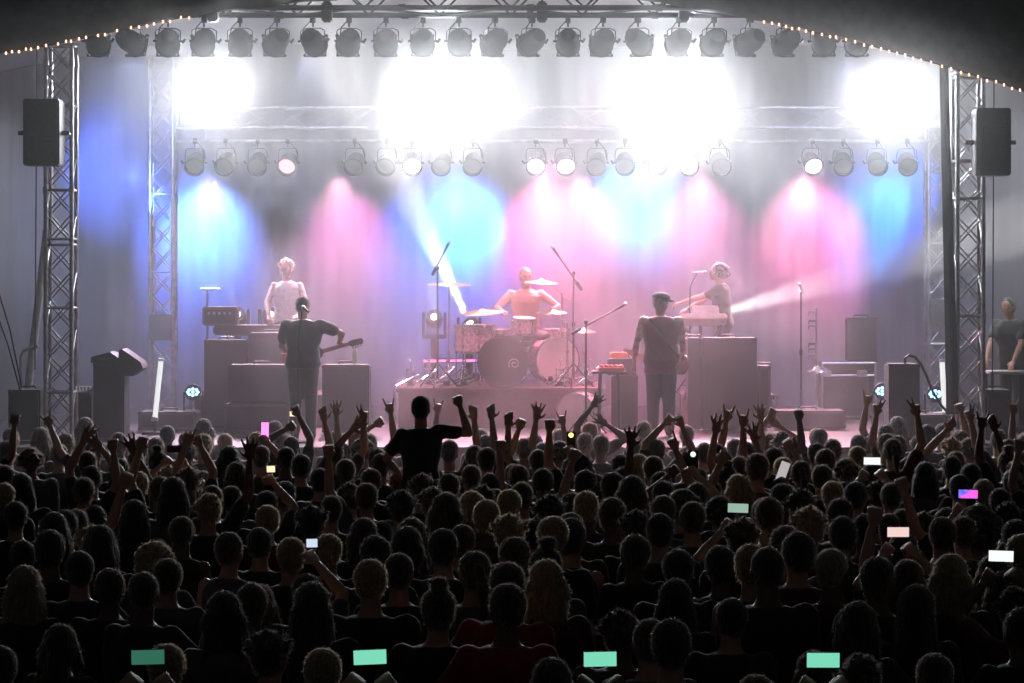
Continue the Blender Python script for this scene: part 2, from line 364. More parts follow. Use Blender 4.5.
for px, k in RX:
    q = V((at(px,0,33.4).x,33.4,zp)); rz = math.pi+rnd.uniform(-.15,.15)
    if used[k]: o = dup(protos[k], q, rz)
    else: o = protos[k]; o.location = q; o.rotation_euler = (0,0,rz); used[k] = 1
    o['label'] = 'lamp can on the rear pipe, '+RL[px]; o['group'] = 'lamp cans on the rear pipe'
# ================================================================ blinders
hot = emis('blinding_lamp_glass', (1,.97,.93), 16)
BL = []
for px, py, nx, nz, sp, lab in ((216,90,2,2,.225,'outer left, over the keyboard player'),(440,95,4,3,.225,'large bank left of centre'),(671,98,4,3,.225,'large bank right of centre'),(888,97,2,2,.225,'outer right, by the right rear tower')):
    p = at(px,py,33.25); t = thing('blinder_light', f'blinding white audience lamp bank on the rear truss, {lab}', 'stage light', p, 0, 'blinding lamp banks')
    bm = bmesh.new(); W, H = nx*sp+.06, nz*sp+.06
    bbox(bm, p+V((0,.09,0)), (W,.12,H), .02); obj('housing', bm, 'black_metal', t)
    bm = bmesh.new(); path(bm, [p+V((-W/2-.03,.05,0)), p+V((-W/2-.03,.05,-H/2-.06)), p+V((W/2+.03,.05,-H/2-.06)), p+V((W/2+.03,.05,0))], .014); tube(bm, p+V((0,.05,-H/2-.06)), V((p.x,33.5,zr+.1)), .02); obj('yoke', bm, 'black_metal', t)
    for i in range(nx):
        for j in range(nz):
            c = p+V(((i-(nx-1)/2)*sp, 0, (j-(nz-1)/2)*sp)); bm = bmesh.new(); lathe(bm, [(.108,.05),(.108,-.03),(.10,-.03),(.095,.0),(.06,.012),(.002,.015)], c, (0,1,0), 16)
            g = obj('lamp', bm, hot, t)
    BL.append((p, nx*nz))
# ================================================================ hanging speakers
def hang_speaker(x0, x1, y0, y1, d, label, side):
    c = at((x0+x1)/2, (y0+y1)/2, d); W = (x1-x0)/F*d; H = (y1-y0)/F*d
    t = thing('hanging_speaker', label, 'speaker', c)
    rz = Matrix.Rotation(-.03*side, 3, 'Z')
    bm = bmesh.new(); bbox(bm, c, (W,.42,H), .015, rz); obj('cabinet', bm, 'black_paint', t)
    bm = bmesh.new(); bbox(bm, c+rz@V((0,-.215,0)), (W-.05,.02,H-.06), .008, rz); obj('front_grille', bm, 'grille', t)
    for j in range(-2,3):
        for i in (-1,1):
            bm = bmesh.new(); lathe(bm, [(.055,0),(.05,-.006),(.03,.008),(.012,0),(.002,-.004)], c+rz@V((i*W*.22,-.228,j*H*.17)), rz@V((0,1,0)), 14); obj('driver', bm, 'black_metal', t)
    bm = bmesh.new(); path(bm, [c+V((-W/2-.05,0,-.0)), c+V((-W/2-.05,.28,0)), c+V((W/2+.05,.28,0)), c+V((W/2+.05,0,0))], .014)
    for s in (-1,1): tube(bm, c+V((s*W/2,0,0)), c+V((s*(W/2+.09),0,0)), .026)
    obj('bracket', bm, 'black_metal', t)
    return t
hang_speaker(26,62,100,166,28.1,'tall black speaker hanging on the left truss tower', -1)
hang_speaker(974,1008,109,176,28.1,'tall black speaker hanging on the right truss tower', 1)
# long black drape / cable loom next to the right tower
bm = bmesh.new(); rings = []
for k in range(31):
    s = k/30; p = at(944+3.5*math.sin(s*2.2)+6*s*s, 64+350*s, 28.35); r = .045+.02*s
    rings.append([p+V((math.cos(a)*r*(1+.25*math.sin(3*a)), math.sin(a)*r*(1+.25*math.sin(3*a)), 0)) for a in (2*math.pi*i/20 for i in range(20))])
ringloft(bm, rings); tag(obj('gathered_drape', bm, 'skirt'), 'long black gathered drape hanging beside the right truss tower', 'drape')
# hanging ropes
for px, d, y0, y1, lab in ((37,28.9,44,390,'thin dark cable hanging left of the left truss tower'),(994,28.9,80,470,'thin dark cable hanging right of the right truss tower')):
    bm = bmesh.new(); path(bm, [at(px,y0,d), at(px-1,(y0+y1)/2,d), at(px-2,y1-20,d)], .008, 6); tag(obj('hanging_cable', bm, 'cable'), lab, 'cable')
for i, pts in enumerate(([(0,270),(10,330),(22,388)], [(0,300),(8,345),(20,390)])):
    bm = bmesh.new(); path(bm, [at(x-8*(k==0),y,28.9) for k,(x,y) in enumerate(pts)], .009, 6); tag(obj('slanting_cable', bm, 'cable'), ('upper' if i==0 else 'lower')+' of two dark cables slanting down at the left edge', 'cable')
bm = bmesh.new(); a, b = at(28,390,29.6), at(47,230,29.6); tube(bm, a, b, .05, 10); tag(obj('tent_pole', bm, 'white_metal'), 'pale slanting tent pole just left of the left truss tower', 'pole')
# ================================================================ light
WH = (.90,.93,1)
for (p, n) in BL:
    lamp('SPOT', p+V((0,-.12,0)), V((p.x*.75, 12, 1.5)), PB*(1.45 if n < 5 else 3.3), WH, 120, .8, .12, 'blinder_beam')
# coloured lamps of the rear pipe washing the backdrop
def wash(px, py, col, e, size, d0=34.6, z0=5.0, dpx=0, rad=.04, blend=.9):
    q = at(px, py, 36.1); s = V((at(px+dpx,0,d0).x, d0, z0)); return lamp('SPOT', s, q, e, col, size, blend, rad, 'wash_beam')
BLUE=(.06,.16,1); CY=(.10,.60,1); TEAL=(.12,1,.80); PINK=(1,.12,.40); MAG=(.85,.16,.60); VIO=(.35,.12,1)
wash(105,175,BLUE,2600*PC,44,32.2,4.6,30); wash(125,120,BLUE,700*PC,60,33.0,4.2,30)
wash(205,225,CY,1500*PC,46); wash(195,240,BLUE,2200*PC,66)
wash(350,238,MAG,900*PC,46)
wash(465,222,TEAL,1500*PC,44); wash(450,236,BLUE,2600*PC,72)
wash(548,225,PINK,1400*PC,50); wash(560,260,MAG,700*PC,70)
wash(632,205,TEAL,1000*PC,50); wash(636,205,BLUE,1500*PC,62)
wash(700,235,MAG,600*PC,54)
wash(812,235,PINK,1500*PC,56)
wash(880,225,CY,1000*PC,46,34.2); wash(900,215,BLUE,1800*PC,62,33.8)
# washes from the front truss onto the performers
for x, tx, col, e in ((-3.2,-2.6,(1,.45,.6),300),(-1.0,.2,(1,.25,.4),700),(1.0,.8,(1,.25,.4),700),(2.6,2.0,(1,.3,.42),500),(4.2,3.4,(.95,.5,.8),200)):
    lamp('SPOT', (x,29.4,5.9), (tx,32.0,1.8), e*PF, col, 50, .7, .08, 'front_wash_beam')
# added lilac and blue fill spots, tinting the backdrop and the haze
for x, col, e in ((-5.2,(.30,.42,1),700),(-2.8,(.50,.50,1),420),(-.4,(.70,.50,1),350),(2.0,(.60,.50,1),380),(4.6,(.38,.48,1),600)):
    lamp('SPOT', (x*.9,29.5,6.0), (x,36,2.8), e*PL, col, 62, .9, .08, 'flood_fill')
# pink rear-pipe lamps over the drums, plus added violet and pink fill spots
for x, tx, col, e in ((-4.2,-3.6,(.75,.55,.75),800),(-2.4,-2.2,(.95,.42,.58),1100),(.45,.3,(1,.25,.40),800),(.95,.9,(1,.25,.40),800),(2.6,2.4,(.98,.38,.55),1100),(4.0,3.8,(.95,.48,.60),900)):
    lamp('SPOT', (x,33.2,4.7), (tx,30.0,1.0), e*PV, col, 75, .8, .06, 'down_beam_and_fill')
# added unseen spots that brighten the grey tent sides
lamp('SPOT', (-6.4,30,5.4), (-6.9,34,1.5), 420, (.85,.88,1), 100, .9, .2, 'side_fill')
lamp('SPOT', (6.4,30,5.4), (6.9,34,1.5), 420, (.85,.88,1), 100, .9, .2, 'side_fill')
# ================================================================ haze
def haze(name, x, y, z, dens, aniso, hetero, label, col=(1,1,1)):
    bm = bmesh.new(); box(bm, ((x[0]+x[1])/2,(y[0]+y[1])/2,(z[0]+z[1])/2), (x[1]-x[0],y[1]-y[0],z[1]-z[0]))
    m = bpy.data.materials.new(name); m.use_nodes = True; N, L = m.node_tree.nodes, m.node_tree.links; N.clear()
    out = N.new('ShaderNodeOutputMaterial'); v = N.new('ShaderNodeVolumeScatter'); v.inputs['Anisotropy'].default_value = aniso; v.inputs['Density'].default_value = dens; v.inputs['Color'].default_value = (*col,1)
    v2 = N.new('ShaderNodeVolumeScatter'); v2.inputs['Anisotropy'].default_value = .9; v2.inputs['Density'].default_value = dens*FW; v2.inputs['Color'].default_value = (*col,1)
    ad = N.new('ShaderNodeAddShader'); L.new(v.outputs[0], ad.inputs[0]); L.new(v2.outputs[0], ad.inputs[1]); L.new(ad.outputs[0], out.inputs['Volume'])
    if hetero:
        t = N.new('ShaderNodeTexCoord'); mp = N.new('ShaderNodeMapping'); mp.inputs['Scale'].default_value = (.62,.10,.36); mp.inputs['Rotation'].default_value = (0,.5,0); mp.inputs['Location'].default_value = (2.2,0,.7)
        n = N.new('ShaderNodeTexNoise'); n.inputs['Scale'].default_value = 1.0; n.inputs['Detail'].default_value = 3; n.inputs['Distortion'].default_value = .6
        r = N.new('ShaderNodeMapRange'); r.inputs['From Min'].default_value = .38; r.inputs['From Max'].default_value = .66; r.inputs['To Min'].default_value = dens*.4; r.inputs['To Max'].default_value = dens*2.1
        L.new(t.outputs['Object'], mp.inputs['Vector']); L.new(mp.outputs['Vector'], n.inputs['Vector']); L.new(n.outputs['Fac'], r.inputs['Value']); L.new(r.outputs[0], v.inputs['Density']); ml = N.new('ShaderNodeMath'); ml.operation = 'MULTIPLY'; ml.inputs[1].default_value = FW; L.new(r.outputs[0], ml.inputs[0]); L.new(ml.outputs[0], v2.inputs['Density'])
    o = obj(name, bm, m, None, False); tag(o, label, 'haze', kind='stuff'); return o
haze('smoke', (-8.5,8.5), (28.95,36.9), (DK+.01,7.6), HD, .2, HET, 'white and coloured smoke drifting over the whole stage')
haze('thin_haze', (-8.5,8.5), (22.5,28.2), (.02,7.4), HT, .1, False, 'thin haze hanging over the front rows of the crowd')
# ================================================================ human figures (metres, facing +Y, feet at the origin)
def hand(bm, W, u, n, side, kind):
    """palm, four unequal fingers and a thumb; u = along the hand, n = way the palm faces, side = +1/-1 for the thumb"""
    u = V(u).normalized(); n = (V(n)-u*V(n).dot(u)).normalized(); s = u.cross(n)*side
    W = V(W); ell(bm, W+u*.05, (s*.043, n*.018, u*.056), 12); ell(bm, W+u*.085, (s*.043, n*.016, u*.022), 10)
    up = {'open':(1,1,1,1),'horns':(1,0,0,1),'fist':(0,0,0,0),'peace':(1,1,0,0),'point':(1,0,0,0),'hold':(.5,.5,.5,.5),'relax':(.8,.75,.7,.65)}[kind]
    for k, (o, L) in enumerate(((.034,.084),(.0115,.093),(-.0115,.087),(-.034,.070))):
        b = W+u*.088+s*o; f = up[k]; sp = (s*(o*(13 if kind in ('open','peace') else 9 if kind == 'horns' else 2)*f))
        d1 = (u+sp).normalized(); r = .0120
        if f >= 1: m = b+d1*L*.5-n*-.004; t = m+(d1+n*.12).normalized()*L*.5; cap(bm, b, r, m, r*.95, 8); cap(bm, m, r*.95, t, r*.78, 8)
        elif f > 0:
            a = (1-f)*1.9; d1 = u*math.cos(a)+n*math.sin(a); d2 = u*math.cos(a*2)+n*math.sin(a*2); m = b+d1*L*.5; cap(bm, b, r, m, r, 8); cap(bm, m, r, m+d2*L*.45, r*.8, 8)
        else:
            m = b+(u*.35+n*.9).normalized()*L*.5; t = m+(-u*.95+n*-.15).normalized()*L*.42; cap(bm, b, r*1.1, m, r*1.1, 8); cap(bm, m, r*1.05, t, r, 8)
    b = W+u*.028+s*.030
    if kind in ('fist','horns','point','peace'): m = b+(s*.5+u*.8+n*.35).normalized()*.036; t = m+(-s*.85+u*.35+n*.55).normalized()*.034
    elif kind == 'hold': m = b+(s*.5+u*.6+n*.6).normalized()*.038; t = m+(u*.8+n*.5).normalized()*.03
    else: m = b+(s*.9+u*.55+n*.1).normalized()*.038; t = m+(s*.5+u*.85+n*.1).normalized()*.032
    cap(bm, b, .0125, m, .0115, 8); cap(bm, m, .0115, t, .009, 8)
def ik(S, W, a, b, hint):
    S, W = V(S), V(W); d = W-S; L = min(d.length, (a+b)*.995); u = d.normalized(); W = S+u*L
    x = (a*a-b*b+L*L)/(2*L); h = math.sqrt(max(a*a-x*x, 0)); p = V(hint)-u*V(hint).dot(u)
    p = p.normalized() if p.length > 1e-4 else V((1,0,0)); return S+u*x+p*h, W
def head_mesh(bm, H, R=Matrix.Identity(3), detail=True):
    e = lambda c, a: ell(bm, V(H)+R@V(c), [R@V(q) for q in a], 16)
    e((0,-.008,.015), ((.077,0,0),(0,.095,0),(0,0,.100)))                  # skull
    e((0,.022,-.040), ((.060,0,0),(0,.066,0),(0,0,.075)))                  # face
    e((0,.062,-.092), ((.026,0,0),(0,.022,0),(0,0,.022)))                  # chin
    e((0,.093,-.022), ((.013,0,0),(0,.020,0),(0,0,.026)))                  # nose
    e((0,.084,.012), ((.045,0,0),(0,.014,0),(0,0,.012)))                   # brow
    e((0,.080,-.060), ((.026,0,0),(0,.013,0),(0,0,.012)))                  # mouth
    for s in (-1,1):
        e((.078*s,-.005,-.012), ((.010,0,0),(0,.020,0),(0,0,.032))); e((.038*s,.060,-.030), ((.022,0,0),(0,.02,0),(0,0,.02)))
def torso(bm, g, lean, waist=.0, top=1.47, bot=.88, build=1.):
    """stack of oval rings from hips to neck; g = thickness added for cloth"""
    P = [(.86,.150,.100,0),(.93,.172,.118,-.01),(1.02,.158,.108,0),(1.12,.150,.105,.005),(1.22,.168,.115,.008),(1.32,.185,.118,.0),(1.39,.182,.105,-.008),(1.435,.135,.082,-.012),(1.47,.075,.062,-.012),(1.50,.055,.055,-.005)]
    if bot < .85: P = [(.77,.160,.118,0)]+P
    rings = []
    for z, a, b, y in P:
        if z < bot-.001 or z > top+.001: continue
        a = a*build+g; b = b*build+g; o = lean(V((0,y,z)))
        rings.append([lean(V((math.copysign(abs(math.cos(t))**.85, math.cos(t))*a, y+math.sin(t)*b, z))) for t in (2*math.pi*k/20 for k in range(20))])
    ringloft(bm, rings)
def figure(pose, voxel=.011, ratio=None, name='person'):
    """pose: hands {-1:(wrist, palm normal, kind, elbow hint) , 1:...}, lean (radians about X), sit, legs {side:(knee, ankle, toe)}, build, sleeves, skirt"""
    bl = pose.get('build', 1.); ang = pose.get('lean', 0); side_l = pose.get('tilt', 0); piv = V((0,0,.93)); dz = pose.get('drop', 0)
    Rl = Matrix.Rotation(-ang, 3, 'X') @ Matrix.Rotation(side_l, 3, 'Y')
    lean = lambda p: piv+Rl@(V(p)-piv)-V((0,0,dz))
    B = bmesh.new(); S = bmesh.new(); T = bmesh.new(); sh = pose.get('shirt', 'tee')
    torso(B, 0, lean, build=bl, bot=.86)
    torso(S, .012, lean, build=bl*1.02, top=1.475, bot=.77 if pose.get('long') else .86)
    nb = lean(V((0,-.01,1.44))); yaw = Matrix.Rotation(pose.get('yaw', 0), 3, 'Z') @ Matrix.Rotation(pose.get('nod', 0), 3, 'X')
    H = lean(V((0,.022,1.635))); cap(B, nb, .062, H+yaw@V((0,-.015,-.07)), .055, 12); head_mesh(B, H, yaw)
    wr = {}
    for s in (-1,1):
        Sh = lean(V((.172*s*bl,-.008,1.405)))
        W, n, kind, hint = pose['hands'][s]
        raise_ = max(0, (V(W)-Sh).normalized().z); Sh = Sh+V((-.022*s,0,.045))*raise_
        E, W = ik(Sh, W, .285, .255, hint); wr[s] = W
        up_ = .052*bl
        cap(B, Sh, up_*1.02, Sh.lerp(E,.5), up_*.92, 12); cap(B, Sh.lerp(E,.4), up_*.92, E, .039, 12); cap(B, E, .040, E.lerp(W,.35), .041, 12); cap(B, E.lerp(W,.35), .040, W, .025, 12)
        cap(B, lean(V((.10*s,-.01,1.36))), .075, Sh, .058*bl, 12)
        hand(B, W, (W-E)+V(pose.get('bend', {}).get(s, (0,0,0))), n, -s if pose.get('flip') else s, kind)
        if sh != 'none':
            if sh != 'vest': cap(S, lean(V((.10*s,-.01,1.36))), .082, Sh, .066*bl, 12)
            else: cap(S, lean(V((.09*s,-.01,1.34))), .085, lean(V((.115*s*bl,-.01,1.41))), .05, 12)
            if sh == 'tee': cap(S, Sh, .068*bl, Sh.lerp(E,.62), .064*bl, 12)
            if sh == 'long': cap(S, Sh, .066*bl, E, .054, 12); cap(S, E, .054, E.lerp(W,.93), .038, 12)
        hip = V((.088*s,0,.90-dz)); kn, an, toe = pose.get('legs', {}).get(s, (V((.095*s,.015,.50)), V((.10*s,-.01,.085)), V((.115*s,.15,.035))))
        lb = 1+(bl-1)*.8; cap(B, hip, .082*lb, kn, .052*lb, 12); cap(B, kn, .052, an, .036, 12); cap(B, an-V((0,.02,.035)), .04, toe, .032, 10)
        cap(T, hip+V((0,0,.0)), .100*lb, kn, .072*lb, 12); cap(T, kn, .072*lb, an+V((0,0,.015)), .060*lb, 12)
    rings = [[piv+Matrix.Identity(3)@V((math.cos(t)*a, math.sin(t)*b, z-.93))-V((0,0,dz)) for t in (2*math.pi*k/20 for k in range(20))] for z, a, b in ((.80,.10,.08),(.86,.165,.115),(.94,.172,.122),(.98,.166,.116))]
    ringloft(T, rings)
    out = {'body': bake(B, voxel, name+'_body', 1, ratio), 'shirt': None if sh == 'none' else bake(S, .018, name+'_shirt', 2, None,
            lambda c: V((noise.noise(c*9), noise.noise(c*9+V((5,0,0))), noise.noise(c*9+V((0,7,0)))))*.009), 'H': H, 'yaw': yaw, 'wr': wr}
    out['trousers'] = bake(T, .022, name+'_trousers', 2)
    return out
def hair_mesh(kind, seed=0):
    """hair built round a head centre at the origin, face to +Y"""
    r = random.Random(seed); B = bmesh.new()
    def skull(g=.008, back=0):
        ell(B, (0,-.030,.034), ((.080+g,0,0),(0,.086+g,0),(0,0,.088+g)), 18); ell(B, (0,-.045,-.01-back), ((.068+g,0,0),(0,.062+g,0),(0,0,.072+g)), 14)
    vox, amp = .010, .005
    if kind == 'short': skull(.007)
    elif kind == 'crop': skull(.0055); amp = .0015
    elif kind == 'messy':
        skull(.010)
        for k in range(26):
            a = r.uniform(0, 6.28); b = r.uniform(.1, 1.5); d = V((math.cos(a)*math.sin(b), math.sin(a)*math.sin(b)-.15, math.cos(b))); cap(B, V((0,-.02,.02))+d*.075, .020, V((0,-.02,.02))+d*.122+V((r.uniform(-.015,.015),)*3), .009, 8)
    elif kind == 'curly':
        skull(.016)
        for k in range(46):
            a = r.uniform(0, 6.28); b = r.uniform(0, 2.0); d = V((math.cos(a)*math.sin(b), math.sin(a)*math.sin(b)-.2, math.cos(b))); 
            if d.y > .55: continue
            sph(B, V((0,-.03,.0))+d*.105, r.uniform(.022,.033), 8)
    elif kind == 'afro':
        ell(B, (0,-.03,.045), ((.165,0,0),(0,.15,0),(0,0,.155)), 20)
        for k in range(70):
            a = r.uniform(0, 6.28); b = r.uniform(0, 2.3); d = V((math.cos(a)*math.sin(b), math.sin(a)*math.sin(b)-.1, math.cos(b))); 
            if d.y > .6: continue
            sph(B, V((0,-.03,.045))+d*.145, r.uniform(.025,.04), 8)
    elif kind in ('long', 'bob'):
        skull(.012); L = .20 if kind == 'bob' else .36
        rings = []
        for k in range(8):
            z = .02-L*k/7; w_ = .092+.022*math.sin(k*.7)+(.012 if kind == 'bob' else .03*k/7); y = -.055-.02*k/7
            rings.append([V((math.cos(t)*w_, y+math.sin(t)*(.058 if math.sin(t) < 0 else .02), z)) for t in (2*math.pi*i/18 for i in range(18))])
        ringloft(B, rings)
        for s in (-1,1):
            for k in range(5): cap(B, (s*.078,-.02+.012*k,.0), .020, (s*(.090+.008*k),-.01+.008*k,-L*r.uniform(.6,1.05)), .012, 8)
        for k in range(10): x = r.uniform(-.1,.1); cap(B, (x*.8,-.10,-.05), .016, (x*1.2,-.10+r.uniform(-.02,.01),-L-r.uniform(0,.06)), .007, 8)
        amp = .006
    elif kind == 'ponytail':
        skull(.006); sph(B, (0,-.125,.05), .026); cap(B, (0,-.13,.05), .026, (.01,-.175,-.05), .034, 10); cap(B, (.01,-.175,-.05), .034, (.03,-.15,-.22), .012, 10)
    elif kind == 'bun':
        skull(.006); ell(B, (0,-.06,.150), ((.045,0,0),(0,.045,0),(0,0,.038)), 14)
        for k in range(7): a = r.uniform(0,6.28); cap(B, (0,-.06,.15), .012, (math.cos(a)*.06,-.06+math.sin(a)*.06,.15+r.uniform(-.02,.05)), .004, 6)
    elif kind == 'dreads':
        skull(.012)
        for k in range(26): a = math.pi+math.pi*k/25; x, y = math.cos(a)*.095, math.sin(a)*.095; cap(B, (x*.8,y*.8,.05), .017, (x*1.25,y*1.15-.01,-.20-r.uniform(0,.1)), .010, 7)
    def disp(c):
        n_ = noise.noise(V((c.x*60, c.y*60, c.z*14+seed))); d = V((c.x, c.y+.02, c.z-.02)); return d.normalized()*n_*amp if d.length > .01 else V((0,0,0))
    me = bake(B, vox, kind+'_hair', 1, None, disp)
    # loose strands standing off the surface
    me.materials.append(None); me.materials.append(None); b = bmesh.new(); b.from_mesh(me); b.normal_update(); fs = [f for f in b.faces if f.calc_center_median().z > -.30]; ln = {'crop':.007,'short':.013,'afro':.022,'curly':.02}.get(kind, .017)
    for f in r.choices(fs, k=2600):
        c = f.calc_center_median()+V((r.uniform(-.004,.004) for _ in range(3))); n = f.normal; d = (n+V((r.uniform(-.7,.7), r.uniform(-.7,.7), r.uniform(-.9,.4)))).normalized()
        if d.dot(n) < .2: continue
        w_ = d.cross(V((r.uniform(-1,1), r.uniform(-1,1), r.uniform(-1,1)))).normalized()*.0016; L_ = ln*r.uniform(.5,1.5); k_ = c+d*L_+V((0,0,-L_*.25))
        q = [b.verts.new(p) for p in (c-n*.002-w_, c-n*.002+w_, k_)]; g_ = b.faces.new(q); g_.smooth = True; g_.material_index = 1
    b.to_mesh(me); b.free(); return me
def cap_mesh(kind):
    B = bmesh.new()
    if kind == 'cap':
        ell(B, (0,-.012,.04), ((.090,0,0),(0,.106,0),(0,0,.088)), 18); prism(B, [(math.cos(t)*.075, .02+math.sin(t)*.13) for t in (math.pi*k/12 for k in range(13))], (0,.05,.045), (1,0,0), (0,1,0), (0,-.15,1), .008)
        sph(B, (0,-.012,.128), .008)
    elif kind == 'beanie': ell(B, (0,-.014,.045), ((.092,0,0),(0,.106,0),(0,0,.108)), 18); lathe(B, [(.085,-.02),(.098,-.015),(.100,.015),(.090,.03)], (0,-.014,.02), n=22)
    elif kind == 'flat': ell(B, (0,-.005,.062), ((.108,0,0),(0,.122,0),(0,0,.062)), 18); ell(B, (0,-.012,.035), ((.094,0,0),(0,.108,0),(0,0,.055)), 18); ell(B, (0,.13,.035), ((.075,0,0),(0,.065,0),(0,0,.014)), 14)
    return bake(B, .008, kind, 1)
HM = {}
def get_hair(kind, seed=0):
    if (kind, seed) not in HM: HM[(kind, seed)] = cap_mesh(kind) if kind in ('cap','beanie','flat') else hair_mesh(kind, seed)
    return HM[(kind, seed)]
def person(fig, label, loc, rz=0, h=1.75, hair=('short',0), hairc='black', skin='skin', cloth='black', trous='denim', group=None, hat=None, hatc='black', face=False, cat='person', shoes=True, parts=True):
    r = thing('person', label, cat, loc, rz, group); k = h/1.75; r.scale = (k,k,k)
    b = mobj('body', fig['body'], M[skin] if isinstance(skin, str) else skin, r)
    if fig['shirt']: mobj('shirt', fig['shirt'], CLOTH[cloth], r)
    if fig['trousers']: mobj('trousers', fig['trousers'], M['denim'] if trous == 'denim' else CLOTH[trous], r)
    hm = Matrix.Translation(fig['H']) @ fig['yaw'].to_4x4()
    if hair: o = mobj('hair', get_hair(*hair), HAIR[hairc], r); o.matrix_local = hm
    if hat: o = mobj('cap', get_hair(hat), CLOTH[hatc], r); o.matrix_local = hm @ Matrix.Translation((0,0,.012))
    if face:
        for s in (-1,1):
            bm = bmesh.new(); ell(bm, (.031*s,.0805,-.005), ((.013,0,0),(0,.007,0),(0,0,.007)), 8); e = bpy.data.objects.new('eye', mesh_of(bm,'eye')); e.data.materials.append(M['eye']); LINK.append(e); e.parent = r; e.matrix_local = hm
            bm = bmesh.new(); cap(bm, (.016*s,.096,.018), .005, (.050*s,.080,.020), .004, 6); e = bpy.data.objects.new('eyebrow', mesh_of(bm,'eyebrow')); e.data.materials.append(HAIR[hairc]); LINK.append(e); e.parent = r; e.matrix_local = hm
        bm = bmesh.new(); ell(bm, (0,.092,-.060), ((.024,0,0),(0,.005,0),(0,0,.008)), 10); e = bpy.data.objects.new('mouth', mesh_of(bm,'mouth')); e.data.materials.append(M['lip']); LINK.append(e); e.parent = r; e.matrix_local = hm
    if shoes and 'shoes' in fig:
        for s in (-1,1): mobj('shoe', fig['shoes'][s], M['rubber'], r)
    return r
def add_shoes(fig, legs=None):
    fig['shoes'] = {}
    for s in (-1,1):
        kn, an, toe = (legs or {}).get(s, (0, V((.10*s,-.01,.085)), V((.115*s,.15,.035))))
        B = bmesh.new(); an = V(an); toe = V(toe); f = toe-an; f.z = 0; f = f.normalized(); c = (an+toe)/2; z0 = toe.z-.035
        cap(B, V((an.x,an.y,z0+.045))-f*.03, .045, V((toe.x,toe.y,z0+.042)), .040, 12); cap(B, V((an.x,an.y,z0+.05)), .045, an+V((0,0,.01)), .048, 12)
        fig['shoes'][s] = bake(B, .012, 'shoe', 1)
    return fig
REST = {s: (V((.24*s,.04,.82)), V((-s,0,0)), 'relax', V((0,-1,0))) for s in (-1,1)}
